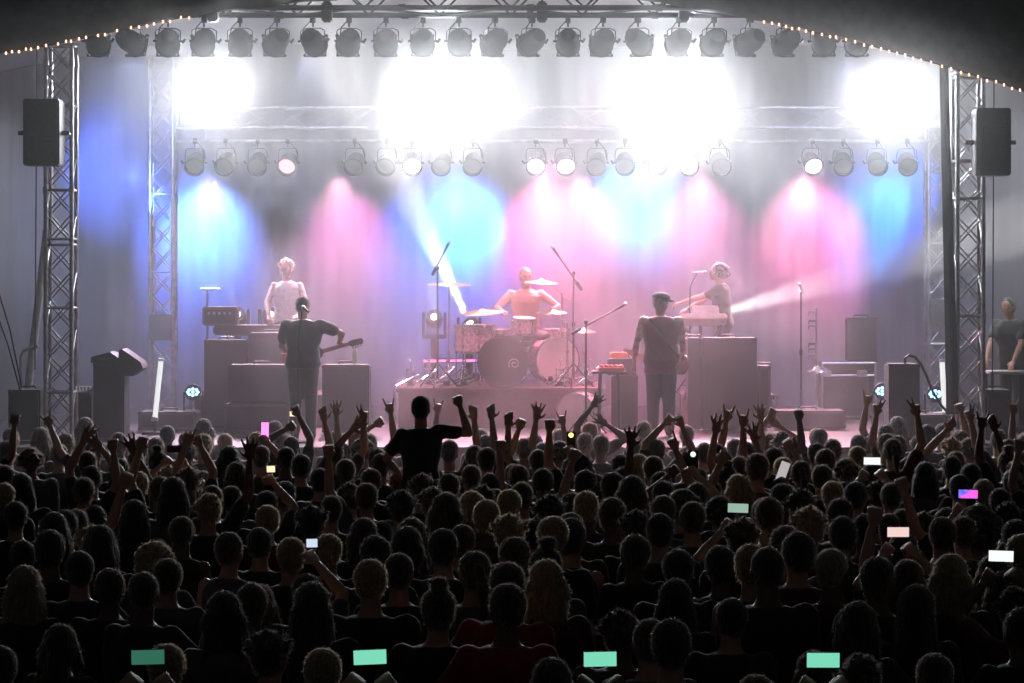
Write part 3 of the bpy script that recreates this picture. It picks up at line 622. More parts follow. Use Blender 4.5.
# ================================================================ the crowd: where each head and raised hand is
# heads traced from the photograph: (crop offset x, crop offset y, [(x, top y, width, hair), ...]) at 3.94 crop pixels per photo pixel
HD_T = [(0,383,[(22,230,90,'short'),(122,255,95,'curly'),(162,176,80,'long'),(262,200,60,'short'),(20,325,80,'short'),(15,395,70,'short'),(232,240,80,'short'),(345,272,76,'short'),(395,335,85,'short'),(545,222,76,'short'),(615,217,66,'short'),(660,168,66,'short'),(625,250,78,'bun'),(735,195,70,'short'),(802,198,66,'messy'),(885,200,62,'short'),(735,232,76,'short'),(903,250,85,'bob'),(1008,195,60,'short'),(650,305,78,'short'),(682,378,90,'long'),(765,350,80,'short'),(525,465,90,'long'),(850,375,55,'short'),(820,435,72,'messy'),(915,408,85,'short'),(932,315,80,'long'),(705,530,90,'short'),(215,515,90,'long'),(370,560,75,'messy'),(545,350,90,'short'),(300,500,80,'short'),(60,470,80,'short'),(85,362,80,'long'),(470,300,70,'short')]),
 (255,383,[(120,252,76,'short'),(50,290,88,'cap'),(78,150,58,'short'),(255,335,92,'short'),(120,390,92,'short'),(455,340,78,'short'),(495,280,85,'short'),(575,333,72,'curly'),(482,258,58,'short'),(365,400,92,'short'),(575,420,85,'messy'),(662,365,78,'short'),(762,360,78,'short'),(700,415,76,'short'),(742,435,92,'bob'),(852,428,85,'short'),(850,325,80,'short'),(912,207,72,'long'),(905,256,86,'short'),(926,358,72,'short'),(890,410,58,'short'),(945,418,72,'short'),(1002,425,74,'short'),(915,465,88,'short'),(1005,525,70,'short'),(618,540,96,'long'),(430,535,88,'bob'),(45,485,78,'short'),(215,490,56,'short'),(490,545,88,'short'),(300,445,64,'short'),(820,560,90,'short')]),
 (510,383,[(25,325,74,'short'),(55,235,60,'short'),(120,290,58,'short'),(215,277,76,'bob'),(300,345,92,'short'),(405,355,62,'short'),(445,332,72,'short'),(482,372,90,'bob'),(435,285,56,'short'),(490,226,86,'short'),(525,150,78,'headset'),(585,235,78,'short'),(567,290,82,'short'),(508,283,52,'short'),(700,270,66,'short'),(765,235,86,'short'),(816,242,84,'short'),(735,335,76,'short'),(745,385,74,'short'),(605,445,58,'short'),(680,420,90,'curly'),(825,445,105,'curly'),(900,365,86,'bob'),(970,280,58,'short'),(15,430,72,'short'),(235,435,76,'short'),(302,430,96,'short'),(160,450,76,'short'),(240,513,94,'short'),(170,530,60,'short'),(75,538,86,'short'),(405,455,86,'short'),(500,500,68,'messy'),(590,518,86,'short'),(720,470,70,'short'),(1002,455,76,'short'),(915,535,78,'messy'),(590,360,58,'short')]),
 (764,383,[(20,220,50,'short'),(72,200,48,'short'),(115,225,50,'short'),(217,180,62,'short'),(272,195,62,'short'),(205,235,66,'short'),(365,250,66,'short'),(370,205,54,'short'),(242,262,80,'short'),(320,275,78,'curly'),(525,135,80,'long'),(470,230,78,'short'),(640,165,58,'short'),(700,160,58,'short'),(610,206,78,'short'),(770,185,76,'curly'),(738,215,76,'messy'),(812,213,88,'curly'),(740,290,68,'short'),(810,320,86,'short'),(636,315,98,'long'),(425,315,84,'long'),(980,342,74,'whitecap'),(960,215,66,'short'),(1005,270,50,'short'),(865,382,68,'short'),(770,363,78,'cap'),(260,390,82,'short'),(350,390,82,'short'),(455,366,82,'short'),(500,395,95,'short'),(145,425,72,'short'),(75,400,76,'short'),(20,455,72,'short'),(300,460,90,'short'),(177,500,105,'short'),(305,530,88,'short'),(85,570,60,'short'),(395,520,88,'short'),(480,516,56,'short'),(540,498,86,'short'),(620,505,88,'messy'),(720,495,84,'bob'),(700,530,86,'short'),(850,505,150,'afro'),(960,480,86,'short'),(990,540,70,'short'),(75,297,58,'short'),(930,420,76,'short'),(230,325,86,'short')]),
 (0,533,[(85,32,104,'short'),(98,118,140,'bigbob'),(312,72,104,'short'),(430,145,76,'short'),(617,32,108,'curly'),(565,155,104,'short'),(662,105,96,'short'),(890,0,84,'short'),(885,236,124,'bob'),(992,202,96,'short'),(640,443,132,'short'),(195,-8,84,'short'),(395,-22,88,'long')]),
 (255,533,[(20,-20,80,'short'),(140,20,96,'short'),(290,8,92,'short'),(470,15,96,'short'),(567,85,96,'short'),(600,-22,76,'bob'),(862,76,120,'hairbun'),(225,205,106,'long'),(718,186,66,'bun'),(265,460,124,'short'),(40,392,116,'short'),(5,205,96,'bob'),(455,112,112,'short'),(990,120,78,'short'),(742,-12,76,'short'),(990,205,110,'short')]),
 (510,533,[(145,114,118,'blondbob'),(140,28,84,'bun'),(226,-56,90,'short'),(490,8,86,'short'),(662,72,112,'short'),(815,55,104,'short'),(935,50,92,'short'),(655,190,104,'long'),(437,316,112,'short'),(548,342,80,'short'),(635,346,132,'short'),(868,260,96,'short'),(968,565,116,'short'),(1015,62,68,'short'),(20,20,84,'short')]),
 (764,533,[(50,62,94,'short'),(250,65,90,'short'),(365,275,112,'long'),(375,490,136,'short'),(550,5,104,'long'),(600,212,106,'dreads'),(735,88,80,'bob'),(900,88,86,'bob'),(1005,8,70,'short'),(130,0,66,'short'),(450,100,96,'short'),(935,160,96,'long'),(1010,300,120,'short')])]
# raised arms in photo pixels: (hand top x, y, point lower down the arm x, y, hand, reach factor, side)
def cr(k, x, y): ox, oy = ((0,383),(255,383),(510,383),(764,383),(0,533),(255,533),(510,533),(764,533))[k]; return ox+x/3.94, oy+y/3.94
ARMS = [(0,72,105,35,240,'hold'),(0,165,115,240,250,'horns'),(0,340,160,315,300,'open'),(0,385,185,330,330,'open'),(0,455,195,440,320,'fist'),(0,490,215,590,370,'open'),(0,775,180,800,310,'peace'),(0,548,190,548,300,'hold'),(0,1000,225,960,400,'open'),(0,750,160,752,260,'point'),
 (1,160,68,190,230,'hold'),(1,140,120,45,245,'fist'),(1,250,92,320,260,'relax'),(1,305,75,345,210,'open'),(1,440,90,400,290,'peace'),(1,425,130,405,270,'open'),(1,540,58,525,215,'horns'),(1,500,110,505,290,'fist'),(1,735,65,705,160,'horns'),(1,872,82,850,250,'relax'),(1,915,82,975,280,'relax'),(1,985,110,1015,260,'relax'),
 (2,65,125,15,220,'fist'),(2,97,82,110,210,'open'),(2,142,118,165,240,'fist'),(2,215,108,200,250,'horns'),(2,345,38,270,230,'open'),(2,385,105,415,330,'open'),(2,465,178,485,310,'open'),(2,618,200,680,310,'point'),(2,640,105,575,228,'hold'),(2,690,108,742,215,'hold'),(2,805,128,812,215,'open'),(2,850,84,856,215,'horns'),(2,905,105,935,240,'horns'),(2,940,168,1000,300,'open'),(2,1000,88,980,190,'open'),
 (3,40,78,5,180,'fist'),(3,50,110,100,215,'fist'),(3,122,85,165,230,'fist'),(3,400,28,412,190,'horns'),(3,440,62,452,225,'peace'),(3,612,62,595,215,'peace'),(3,755,64,820,215,'fist'),(3,795,90,840,210,'peace'),(3,850,112,875,320,'horns'),(3,885,128,960,280,'relax'),(3,972,62,1000,225,'horns'),(3,1000,195,1008,350,'fist'),(3,770,142,655,245,'relax'),
 (3,70,210,150,310,'fist'),(3,865,0,0,0,'x'),
 (2,690,320,560,415,'fist'),(2,870,255,780,400,'hold'),(3,520,350,570,460,'fist'),(3,425,452,430,540,'fist'),(2,280,240,200,410,'fist'),(1,270,220,300,340,'fist'),(1,940,205,990,330,'fist'),(0,520,330,450,480,'fist'),(3,660,300,500,330,'x'),
 (4,120,-40,160,80,'x'),(4,790,120,720,300,'x')]
PHW = 1.75
placed = []      # dicts: x, y, h, ...
def near(x, y, skip=None): return min([math.hypot(x-p['x'], y-p['y']) for p in placed if p is not skip] or [9])
# raisers ----------------------------------------------------------
def solve_arm(hx, hy, bx, by, side, h, L):
    k = h/1.75; dx, dy = hx-bx, by-hy; n = math.hypot(dx, dy); dx, dy = dx/n, dy/n
    if dy < .35: dy = .35; dx = math.copysign(math.sqrt(1-dy*dy), dx)
    zs = 1.43*k; s = (hy-HZ)/(CZ-zs-L*k*dy)         # px per metre at the person's distance
    d = F/s; sx = (hx-512)/s-dx*L*k; return sx-.17*side*k, d, V((dx*(L-.165), .03, dy*(L-.165)))
shared_arms = {}
pairs = {0:None}
PAIR = {(2,3),(6,9),(10,11),(14,15),(16,17),(26,27),(30,31),(37,38)}
idx2 = {a: b for a, b in PAIR}; seconds = {b for a, b in PAIR}
for i, a in enumerate(ARMS):
    if a[5] == 'x' or i in seconds: continue
    k, x, y, bx, by, kind = a; hx, hy = cr(k, x, y); lx, ly = cr(k, bx, by)
    best = None
    for h in (1.62,1.68,1.74,1.80,1.86):
        for L in (.70,.66,.60,.54):
            for side in ((1,-1) if i not in idx2 else ((-1,) if cr(*ARMS[idx2[i]][:3])[0] > hx else (1,))):
                X, D, Wv = solve_arm(hx, hy, lx, ly, side, h, L)
                if D > 27.0: continue
                q = min(near(X, D), .5)-.25*(.70-L)-.15*abs(h-1.74)-(.1 if (hx-lx)*side < 0 else 0)
                if best is None or q > best[0]: best = (q, X, D, Wv, h, side)
    if best is None: continue
    q, X, D, Wv, h, side = best
    p = dict(x=X, y=D, h=h, arms={side: (Wv, kind)}, hair=None)
    if i in idx2:
        b = ARMS[idx2[i]]; hx2, hy2 = cr(b[0], b[1], b[2]); k2 = h/1.75; s = F/D
        tip = V(((hx2-512)/s, D, CZ+(HZ-hy2)/s)); so = V((X-.17*side*k2, D, 1.43*k2)); u = (tip-so); L2 = min(u.length/k2, .72); u = u.normalized(); p['arms'][-side] = (u*(L2-.165), b[5])
    placed.append(p)
NR = len(placed)
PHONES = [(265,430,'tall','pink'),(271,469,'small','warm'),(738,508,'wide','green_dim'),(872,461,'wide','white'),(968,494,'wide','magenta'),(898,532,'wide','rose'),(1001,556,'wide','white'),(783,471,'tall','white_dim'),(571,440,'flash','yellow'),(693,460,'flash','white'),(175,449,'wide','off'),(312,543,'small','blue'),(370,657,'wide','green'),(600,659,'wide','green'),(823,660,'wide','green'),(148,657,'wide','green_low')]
PHZ, PHY = 1.90, .36
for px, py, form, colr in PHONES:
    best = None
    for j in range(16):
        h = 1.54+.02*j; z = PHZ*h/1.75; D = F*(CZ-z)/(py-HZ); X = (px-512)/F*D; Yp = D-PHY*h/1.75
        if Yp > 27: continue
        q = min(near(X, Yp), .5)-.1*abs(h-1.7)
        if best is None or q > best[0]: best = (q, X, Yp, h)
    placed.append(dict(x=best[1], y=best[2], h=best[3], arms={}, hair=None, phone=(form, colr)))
NP = len(placed)
RID = dict(x=(421-512)/117., y=20.5, h=1.72, arms={}, hair='short', carrier=1)
placed[:] = [p for p in placed if math.hypot(p['x']-RID['x'], p['y']-RID['y']) > .36 or p.get('phone')]; NR = len([p for p in placed if p['arms']]); placed.append(RID)
# heads ------------------------------------------------------------
heads = []
for ox, oy, hs in HD_T:
    for x, y, w_, kind in hs: heads.append((ox+x/3.94, oy+y/3.94, w_/3.94, kind))
heads.sort(key=lambda q: q[1])
for px, py, w_, kind in heads:
    best = None
    ex = {'afro':.10,'curly':.02,'bun':.05,'messy':.02,'cap':.02,'whitecap':.02,'bob':.01,'bigbob':.03}.get(kind, .005)
    for j in range(17):
        h = 1.52+.024*j; D = F*(CZ-h-ex)/(py-HZ)
        if D > 27.1: continue
        X = (px-512)/F*D; q = min(near(X, D), .46)*1.6-.12*abs(h-1.72)-.002*abs(.215*F/D-w_)
        if best is None or q > best[0]: best = (q, X, D, h)
    if best is None or near(best[1], best[2]) < .27: continue
    # a raiser close in the picture already stands for this head
    hit = [p for p in placed if (p['arms'] or p.get('phone') or p.get('carrier')) and not p.get('hair') and abs(512+p['x']/p['y']*F-px) < 9 and abs(HZ+F*(CZ-p['h'])/p['y']-py) < 9]
    if hit: hit[0]['hair'] = kind; continue
    placed.append(dict(x=best[1], y=best[2], h=best[3], arms={}, hair=kind))
# the rest of the standing crowd, on the free ground between them
rnd = random.Random(11); cand = []
yy = 10.9
while yy < 27.0:
    xw = yy*.2134+.25; n = int(2*xw/.30)
    for i in range(n+1): cand.append((-xw+2*xw*i/n+rnd.uniform(-.08,.08), yy+rnd.uniform(-.1,.1)))
    yy += .30
rnd.shuffle(cand)
for x, y in cand:
    if len(placed) >= 300: break
    if near(x, y) > .50: placed.append(dict(x=x, y=y, h=rnd.uniform(1.56,1.74), arms={}, hair=None, auto=1))

# figures ----------------------------------------------------------
rnd = random.Random(23)
def up_pose(arms):
    H_ = {}
    for s in (-1,1):
        if s in arms:
            Wv, kind = arms[s]; So = V((.172*s,-.008,1.43)); H_[s] = (So+V(Wv), V((0,1,0)), kind, V((s*.9,-.2,-.35)))
        else: H_[s] = (V((.23*s,.06,.83)), V((-s,0,0)), 'relax', V((0,-1,0)))
    return {'hands': H_}
REST_P = [
 {'hands': REST}, {'hands': {-1: (V((-.16,.26,1.13)), V((0,0,1)), 'relax', V((-1,-.5,-.5))), 1: (V((.20,.10,.84)), V((-1,0,0)), 'relax', V((0,-1,0)))}, 'build': 1.06, 'yaw': .25},
 {'hands': {-1: (V((-.05,.27,1.25)), V((1,0,0)), 'open', V((-1,-.3,-.6))), 1: (V((.05,.27,1.25)), V((-1,0,0)), 'open', V((1,-.3,-.6)))}, 'yaw': -.15},
 {'hands': REST, 'build': .90, 'tilt': .04, 'yaw': -.3, 'shirt': 'none_'}, {'hands': REST, 'build': 1.14, 'shirt': 'long', 'nod': -.12},
 {'hands': {-1: (V((-.22,.08,.84)), V((1,0,0)), 'relax', V((0,-1,0))), 1: (V((.20,.24,1.22)), V((0,0,1)), 'fist', V((1,-.5,-.5)))}, 'yaw': .1, 'nod': .1, 'build': .96}]
REST_P[3]['shirt'] = 'vest'
RF = [figure(dict(p), .018, .5, 'crowd_person') for p in REST_P]
PF2 = {'wide': figure({'hands': {s: (V((.118*s,.30,PHZ-.155)), V((-s*.3,1,0)), 'hold', V((s,-.3,-.8))) for s in (-1,1)}}, .011, .5, 'crowd_person')}
PF2['tall'] = PF2['small'] = PF2['flash'] = figure({'hands': {1: (V((.035,.315,PHZ-.12)), V((-.6,.8,0)), 'hold', V((1,-.3,-.8))), -1: REST[-1]}}, .011, .5, 'crowd_person')
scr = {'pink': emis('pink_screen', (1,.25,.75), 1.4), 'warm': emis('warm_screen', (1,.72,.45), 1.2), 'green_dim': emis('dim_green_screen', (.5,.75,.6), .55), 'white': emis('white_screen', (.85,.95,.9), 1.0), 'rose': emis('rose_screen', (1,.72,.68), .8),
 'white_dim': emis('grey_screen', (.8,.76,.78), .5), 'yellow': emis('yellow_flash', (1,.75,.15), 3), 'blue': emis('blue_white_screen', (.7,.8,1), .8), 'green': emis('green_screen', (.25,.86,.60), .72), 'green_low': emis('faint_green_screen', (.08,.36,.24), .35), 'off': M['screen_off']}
m_, N_, L_, b_ = newmat('video_screen'); t_ = N_.new('ShaderNodeTexCoord'); n_ = N_.new('ShaderNodeTexNoise'); n_.inputs['Scale'].default_value = 22; r_ = N_.new('ShaderNodeValToRGB')
r_.color_ramp.elements[0].color = (.05,.12,.9,1); r_.color_ramp.elements[1].color = (1,.1,.55,1); r_.color_ramp.elements[0].position = .42; r_.color_ramp.elements[1].position = .58
L_.new(t_.outputs['Object'], n_.inputs['Vector']); L_.new(n_.outputs['Fac'], r_.inputs['Fac']); L_.new(r_.outputs['Color'], b_.inputs['Emission Color']); b_.inputs['Emission Strength'].default_value = 1.2; scr['magenta'] = m_
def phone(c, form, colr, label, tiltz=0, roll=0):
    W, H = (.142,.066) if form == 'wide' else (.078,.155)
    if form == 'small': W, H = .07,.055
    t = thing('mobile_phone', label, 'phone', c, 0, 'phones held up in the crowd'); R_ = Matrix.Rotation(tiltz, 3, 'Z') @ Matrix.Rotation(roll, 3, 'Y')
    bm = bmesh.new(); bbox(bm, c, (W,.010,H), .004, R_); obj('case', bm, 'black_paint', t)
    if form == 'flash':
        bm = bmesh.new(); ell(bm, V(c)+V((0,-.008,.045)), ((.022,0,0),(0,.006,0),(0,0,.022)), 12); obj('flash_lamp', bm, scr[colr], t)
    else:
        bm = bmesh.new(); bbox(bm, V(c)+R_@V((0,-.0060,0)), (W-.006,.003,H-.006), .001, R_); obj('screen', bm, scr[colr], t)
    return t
# landmarks on the stage that tell the columns of the crowd apart
LM = [(14,'the slanting tent pole'),(60,'the left front truss tower'),(110,'the wedge monitor stack'),(160,'the rear left tower'),(205,'the left blue lamp'),(250,'the tall dark amplifiers'),(300,'the guitarist'),(354,'the water bottle'),(408,'the drum riser end'),(455,'the floor tom'),(503,'the kick drum'),(548,'the second bass drum'),(580,'the lying white drum'),(614,'the red-topped table'),(660,'the capped bassist'),(722,'the tall bass cabinet'),(768,'the small grey amplifier'),(814,'the chime stand'),(855,'the flight case'),(904,'the looped-cable speaker'),(945,'the right light tube'),(985,'the right truss tower'),(1020,'the stagehand')]
ORD = ['first','second','third','fourth','fifth','sixth','seventh','eighth','ninth','tenth','eleventh','twelfth','thirteenth','fourteenth','fifteenth','sixteenth','seventeenth','eighteenth','nineteenth','twentieth','twenty-first','twenty-second']
colm = {}
for p in placed:
    p['px'] = 512+p['x']/p['y']*F; p['py'] = HZ+F*(CZ-p['h'])/p['y']; p['lm'] = min(LM, key=lambda q: abs(q[0]-p['px']))[1]; colm.setdefault(p['lm'], []).append(p)
for k, v in colm.items():
    v.sort(key=lambda p: p['py'])
    for i, p in enumerate(v): p['ord'] = i
HN = {'short':'short-haired','crop':'close-cropped','messy':'tousle-haired','curly':'curly-haired','afro':'big afro','long':'long-haired','bob':'bob-haired','ponytail':'ponytailed','bun':'bun-haired','dreads':'dreadlocked','cap':'capped','beanie':'beanie-wearing'}
KN = {'open':'open hand raised','horns':'horns sign raised','fist':'fist raised','peace':'two fingers raised','point':'pointing upwards','hold':'hand held high','relax':'slack hand raised'}
def ORDL(p): return f"{ORD[min(p['ord'],21)]} head down below {p['lm']}"
for i, p in enumerate(placed):
    hr = p['hair']; hat = None; hc = 'black'; hatc = 'black'
    if hr == 'short' : hr = rnd.choice(['short','short','crop','messy','short'])
    if hr is None: hr = rnd.choice(['short','short','crop','messy','bob','long','ponytail','bun','cap','short','curly'] if not p.get('auto') else ['short','short','crop','short','bob'])
    bright = 0
    if hr == 'bigbob': hr, hc = 'long', 'blond'; bright = 1
    elif hr == 'blondbob': hr, hc = 'bob', 'blond'
    elif hr == 'hairbun': hr, hc = 'ponytail', 'brown'
    elif hr == 'whitecap': hr, hat, hatc = 'crop', 'cap', 'white'
    elif hr == 'headset': hr, hc = 'short', 'brown'
    elif hr == 'cap': hr, hat, hatc = 'crop', 'cap', rnd.choice(['black','navy','maroon'])
    else: hc = rnd.choice(['black','brown','black','brown','brown','black','blond'])
    if (575,333) and abs(p['px']-401) < 6 and abs(p['py']-467) < 8: hc = 'red'
    cl = rnd.choice(['black','charcoal','black','navy','brown','black','maroon','charcoal','olive','grey'])
    if math.hypot(p['px']-495, p['py']-570) < 22 or math.hypot(p['px']-626, p['py']-568) < 14: cl = 'red'
    sk = rnd.choice(['skin','skin','skin','skin_dark'])
    word = f"{HN['cap'] if hat else HN[hr]}"; extra = ''
    if p['arms']:
        hd = list(p['arms'].values())[0][1]; extra = 'both arms up' if len(p['arms']) == 2 else KN[hd]
        fig = figure(up_pose(p['arms']), .0085, .40, 'crowd_person'); rz = 0
    elif p.get('phone'): fig = PF2[p['phone'][0]]; rz = 0; extra = 'holding up a phone'
    else: fig = rnd.choice(RF); rz = rnd.uniform(-.35, .35)
    if p.get('carrier'): fig = RF[0]; rz = 0; extra = 'carrying another on the shoulders'
    lab = f"{word} person in {cl}, {extra+', ' if extra else ''}{ORDL(p)}"
    for a_, b_ in ((' head down below', ' down below'), ('holding up a phone', 'holding a phone'), (' sign raised', ' sign'), (' raised,', ','), ('carrying another on the shoulders', 'carrying a rider'), (' standing', ''), (' in line with', ' below')):
        if len(lab.split()) > 16: lab = lab.replace(a_, b_)
    person(fig, lab, (p['x'],p['y'],0), rz, p['h'], (hr, rnd.choice([0,1]) if hr not in ('crop','afro') else 0), hc, sk, cl, 'denim', 'crowd standing in front of the stage', hat, hatc)
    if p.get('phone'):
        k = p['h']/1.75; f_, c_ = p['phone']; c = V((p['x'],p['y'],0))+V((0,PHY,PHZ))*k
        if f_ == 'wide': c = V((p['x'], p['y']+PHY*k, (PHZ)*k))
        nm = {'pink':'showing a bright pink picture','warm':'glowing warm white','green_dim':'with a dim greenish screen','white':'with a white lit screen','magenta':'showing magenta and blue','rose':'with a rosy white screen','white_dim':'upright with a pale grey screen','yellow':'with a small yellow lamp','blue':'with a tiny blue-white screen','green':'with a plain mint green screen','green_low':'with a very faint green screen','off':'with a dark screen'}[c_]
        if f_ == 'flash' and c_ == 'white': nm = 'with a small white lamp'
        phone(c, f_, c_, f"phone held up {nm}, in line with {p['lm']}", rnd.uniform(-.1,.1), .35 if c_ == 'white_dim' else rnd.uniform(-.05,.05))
    # phones in hands already raised
    if p['arms'] and len(p['arms']) == 2 and 'hold' in [a[1] for a in p['arms'].values()] and (abs(p['px']-295) < 14 or abs(p['px']-678) < 14):
        k = p['h']/1.75; wl = [V((.172*s,-.008,1.43))+V(p['arms'][s][0]) for s in (-1,1)]; c = V((p['x'],p['y'],0))+((wl[0]+wl[1])/2+V((0,.07,.085)))*k
        phone(c, 'small', 'warm' if p['px'] < 400 else 'white', f"small lit phone held high overhead in two hands, in line with {p['lm']}")
# the one riding on shoulders
rider = figure({'hands': {1: (V((.36,.05,1.66)), V((0,1,0)), 'fist', V((1,0,-.25))), -1: (V((-.20,.24,1.02)), V((0,0,-1)), 'relax', V((-1,-.4,-.2)))}, 'legs': {s: (V((.15*s,.36,.86)), V((.13*s,.33,.44)), V((.13*s,.46,.38))) for s in (-1,1)}, 'build': 1.0}, .010, .6, 'riding_person')
k = RID['h']/1.75
person(rider, "short-haired person in charcoal tee riding on someone's shoulders, right fist punched upwards", (RID['x'],RID['y']-.03,1.53*k-.865*.93), 0, 1.63, ('short',1), 'black', 'skin', 'charcoal', 'denim', 'crowd standing in front of the stage')
# ================================================================ the band
def rise(x0, x1, y0, y1, z0, z1, name, label, m='carpet'):
    t = thing(name, label, 'stage riser', ((x0+x1)/2,(y0+y1)/2,z0)); c = V(((x0+x1)/2,(y0+y1)/2,0))
    bm = bmesh.new(); bbox(bm, c+V((0,0,z1-.03)), (x1-x0,y1-y0,.06), .01); obj('platform', bm, m, t)
    bm = bmesh.new(); bbox(bm, c+V((0,0,(z0+z1-.06)/2)), (x1-x0-.06,y1-y0-.06,z1-z0-.06), .01); obj('skirting', bm, 'carpet', t)
    for i in (-1,1): bm = bmesh.new(); tube(bm, (c.x+i*((x1-x0)/2+.02), y0-.02, z0), (c.x+i*((x1-x0)/2+.02), y0-.02, z1), .022); obj('leg', bm, 'alu', t)
    return t
RZ = 1.83; RY0 = 31.3
rise(at(396,0,RY0).x, at(602,0,RY0).x, RY0, 33.4, DK+.005, RZ, 'drum_riser', 'wide carpeted riser carrying the drum kit')
rise(at(192,0,31.6).x, at(330,0,31.6).x, 31.6, 32.9, DK+.005, DK+.42, 'keyboard_riser', 'low dark riser under the keyboard player behind the amplifiers')
rise(at(684,0,31.6).x, at(775,0,31.6).x, 31.6, 32.9, DK+.005, DK+.42, 'percussion_riser', 'low riser behind the tall bass cabinet')
def legs_std(st=.0): return None
HT = {s: V((s,-.4,-.3)) for s in (-1,1)}
# man in the flat cap, seen from behind
f = add_shoes(figure({'hands': {-1: (V((-.34,.10,.86)), V((1,0,0)), 'relax', V((-1,-.6,0))), 1: (V((.27,.20,.88)), V((-1,0,0)), 'fist', V((1,-.7,0)))}, 'shirt': 'vest', 'long': 1, 'build': 1.25, 'yaw': -.9, 'nod': -.15}, .010, None, 'bassist'))
P1 = at(661,0,30.0)
BASS = person(f, 'person in peaked cap and sleeveless brown shirt, back turned, bass strap across the back', (P1.x,30.0,DK), -.05, 1.78, ('crop',0), 'brown', 'skin_tattoo', 'dark red', 'charcoal', None, 'flat', 'olive')
bm = bmesh.new(); pts = []
for k in range(13):
    s = k/12; pts.append(V((-.13+.34*s, -.150-.02*math.sin(s*3.1), 1.44-.46*s)))
for a_, b_ in zip(pts, pts[1:]): cap(bm, a_, .018, b_, .018, 8)
o = bpy.data.objects.new('strap', mesh_of(bm, 'strap')); o.data.materials.append(M['black_paint']); LINK.append(o); o.parent = BASS
# guitarist, back turned, arm out along the neck
f = add_shoes(figure({'hands': {1: (V((.44,.28,1.20)), V((0,1,0)), 'hold', V((1,-.3,-.2))), -1: (V((-.12,.30,1.02)), V((.5,.5,0)), 'hold', V((-1,-.6,0)))}, 'build': 1.22, 'yaw': -.5, 'lean': .10, 'nod': -.25}, .010, None, 'guitarist'))
P2 = at(303,0,29.5); GUIT = person(f, 'broad person in black tee, back turned, left arm out along a guitar neck', (P2.x,29.5,DK), 0, 1.74, ('short',0), 'black', 'skin', 'black', 'charcoal')
# keyboard player, facing the crowd, white vest
f = add_shoes(figure({'hands': {1: (V((.20,.34,1.02)), V((0,0,-1)), 'relax', V((1,-.5,-.2))), -1: (V((-.18,.34,1.04)), V((0,0,-1)), 'relax', V((-1,-.5,-.2)))}, 'shirt': 'vest', 'build': .98, 'nod': -.15, 'yaw': .25}, .010, None, 'keyboardist'))
P3 = at(287,0,32.2); person(f, 'blond person in white sleeveless top with tattooed arms, facing out over the keyboards', (P3.x,32.2,DK+.42), math.pi, 1.78, ('messy',1), 'blond', 'skin_tattoo', 'white', 'charcoal', None, None, 'black', True)
# singer at the keys, in profile towards the left
f = add_shoes(figure({'hands': {1: (V((.12,.52,1.12)), V((0,0,-1)), 'relax', V((1,-.2,-.6))), -1: (V((-.16,.56,1.22)), V((0,0,-1)), 'relax', V((-1,-.1,-.8)))}, 'shirt': 'tee', 'lean': .10, 'build': 1.0}, .010, None, 'singer'))
P4 = at(724,0,32.1); person(f, 'person with bushy dark hair in dark tee, side on, arms stretched to the keys', (P4.x,32.1,DK+.42), math.pi/2-.15, 1.74, ('curly',0), 'black', 'skin', 'charcoal', 'charcoal', None, None, 'black', True)
# drummer, seated, bare chest
sl = {s: (V((.26*s,.42,.56)), V((.28*s,.40,.12)), V((.30*s,.60,.05))) for s in (-1,1)}
f = add_shoes(figure({'hands': {-1: (V((-.36,.34,1.06-.12)), V((0,0,-1)), 'fist', V((-1,-.4,-.6))), 1: (V((.30,.40,1.02-.12)), V((0,0,-1)), 'fist', V((1,-.4,-.6)))}, 'shirt': 'none', 'drop': .30, 'lean': .08, 'legs': sl, 'build': 1.12, 'yaw': .2}, .010, None, 'drummer'), sl)
P5 = at(526,0,32.55); person(f, 'bare-chested drummer sitting behind the kit with both sticks down', (P5.x,32.55,RZ+.03), math.pi, 1.86, ('short',1), 'brown', 'skin', 'black', 'charcoal', None, None, 'black', True)
for sx_, lab in ((1,'drumstick in the hand over the floor tom'),(-1,'drumstick in the hand over the rack tom')):
    bm = bmesh.new(); k = 1.86/1.75; h0 = V((P5.x,32.55,RZ))+V(((.36 if sx_>0 else -.30)*-k, -.38*k, .93*k)); tube(bm, h0+V((-.03*sx_,.06,.05)), h0+V((.10*sx_,-.30,-.06)), .007, 8, .005)
    tag(obj('drumstick', bm, 'wood'), lab, 'drumstick', 'drumsticks')
# throne
t = thing('drum_throne', 'round drum throne under the seated drummer', 'stool', (P5.x,32.6,RZ))
bm = bmesh.new(); lathe(bm, [(.02,.50),(.17,.50),(.185,.53),(.18,.565),(.15,.575),(.01,.575)], (P5.x,32.6,RZ), n=24); obj('seat', bm, 'black_paint', t)
bm = bmesh.new(); tube(bm, (P5.x,32.6,RZ+.12), (P5.x,32.6,RZ+.5), .02); obj('post', bm, 'chrome', t)
for k in range(3): a_ = 2.09*k; bm = bmesh.new(); tube(bm, (P5.x,32.6,RZ+.3), (P5.x+.25*math.cos(a_),32.6+.25*math.sin(a_),RZ+.01), .011); obj('leg', bm, 'chrome', t)
# stagehand at the right edge
sl2 = {s: (V((.12*s,.42,.60-.0)), V((.12*s,.42,.13)), V((.13*s,.58,.08))) for s in (-1,1)}
f = add_shoes(figure({'hands': {-1: (V((-.20,.36,.95)), V((0,0,-1)), 'relax', V((-1,-.6,-.4))), 1: (V((.16,.42,.94)), V((0,0,-1)), 'relax', V((1,-.6,-.4)))}, 'lean': .16, 'nod': -.3, 'build': 1.12, 'shirt': 'tee'}, .011, None, 'stagehand'))
P6 = at(1013,0,30.6); person(f, 'person in dark tee bending over a table at the right edge of the stage', (P6.x,30.6,DK), math.pi*.78, 1.72, ('short',1), 'black', 'skin', 'charcoal', 'charcoal')
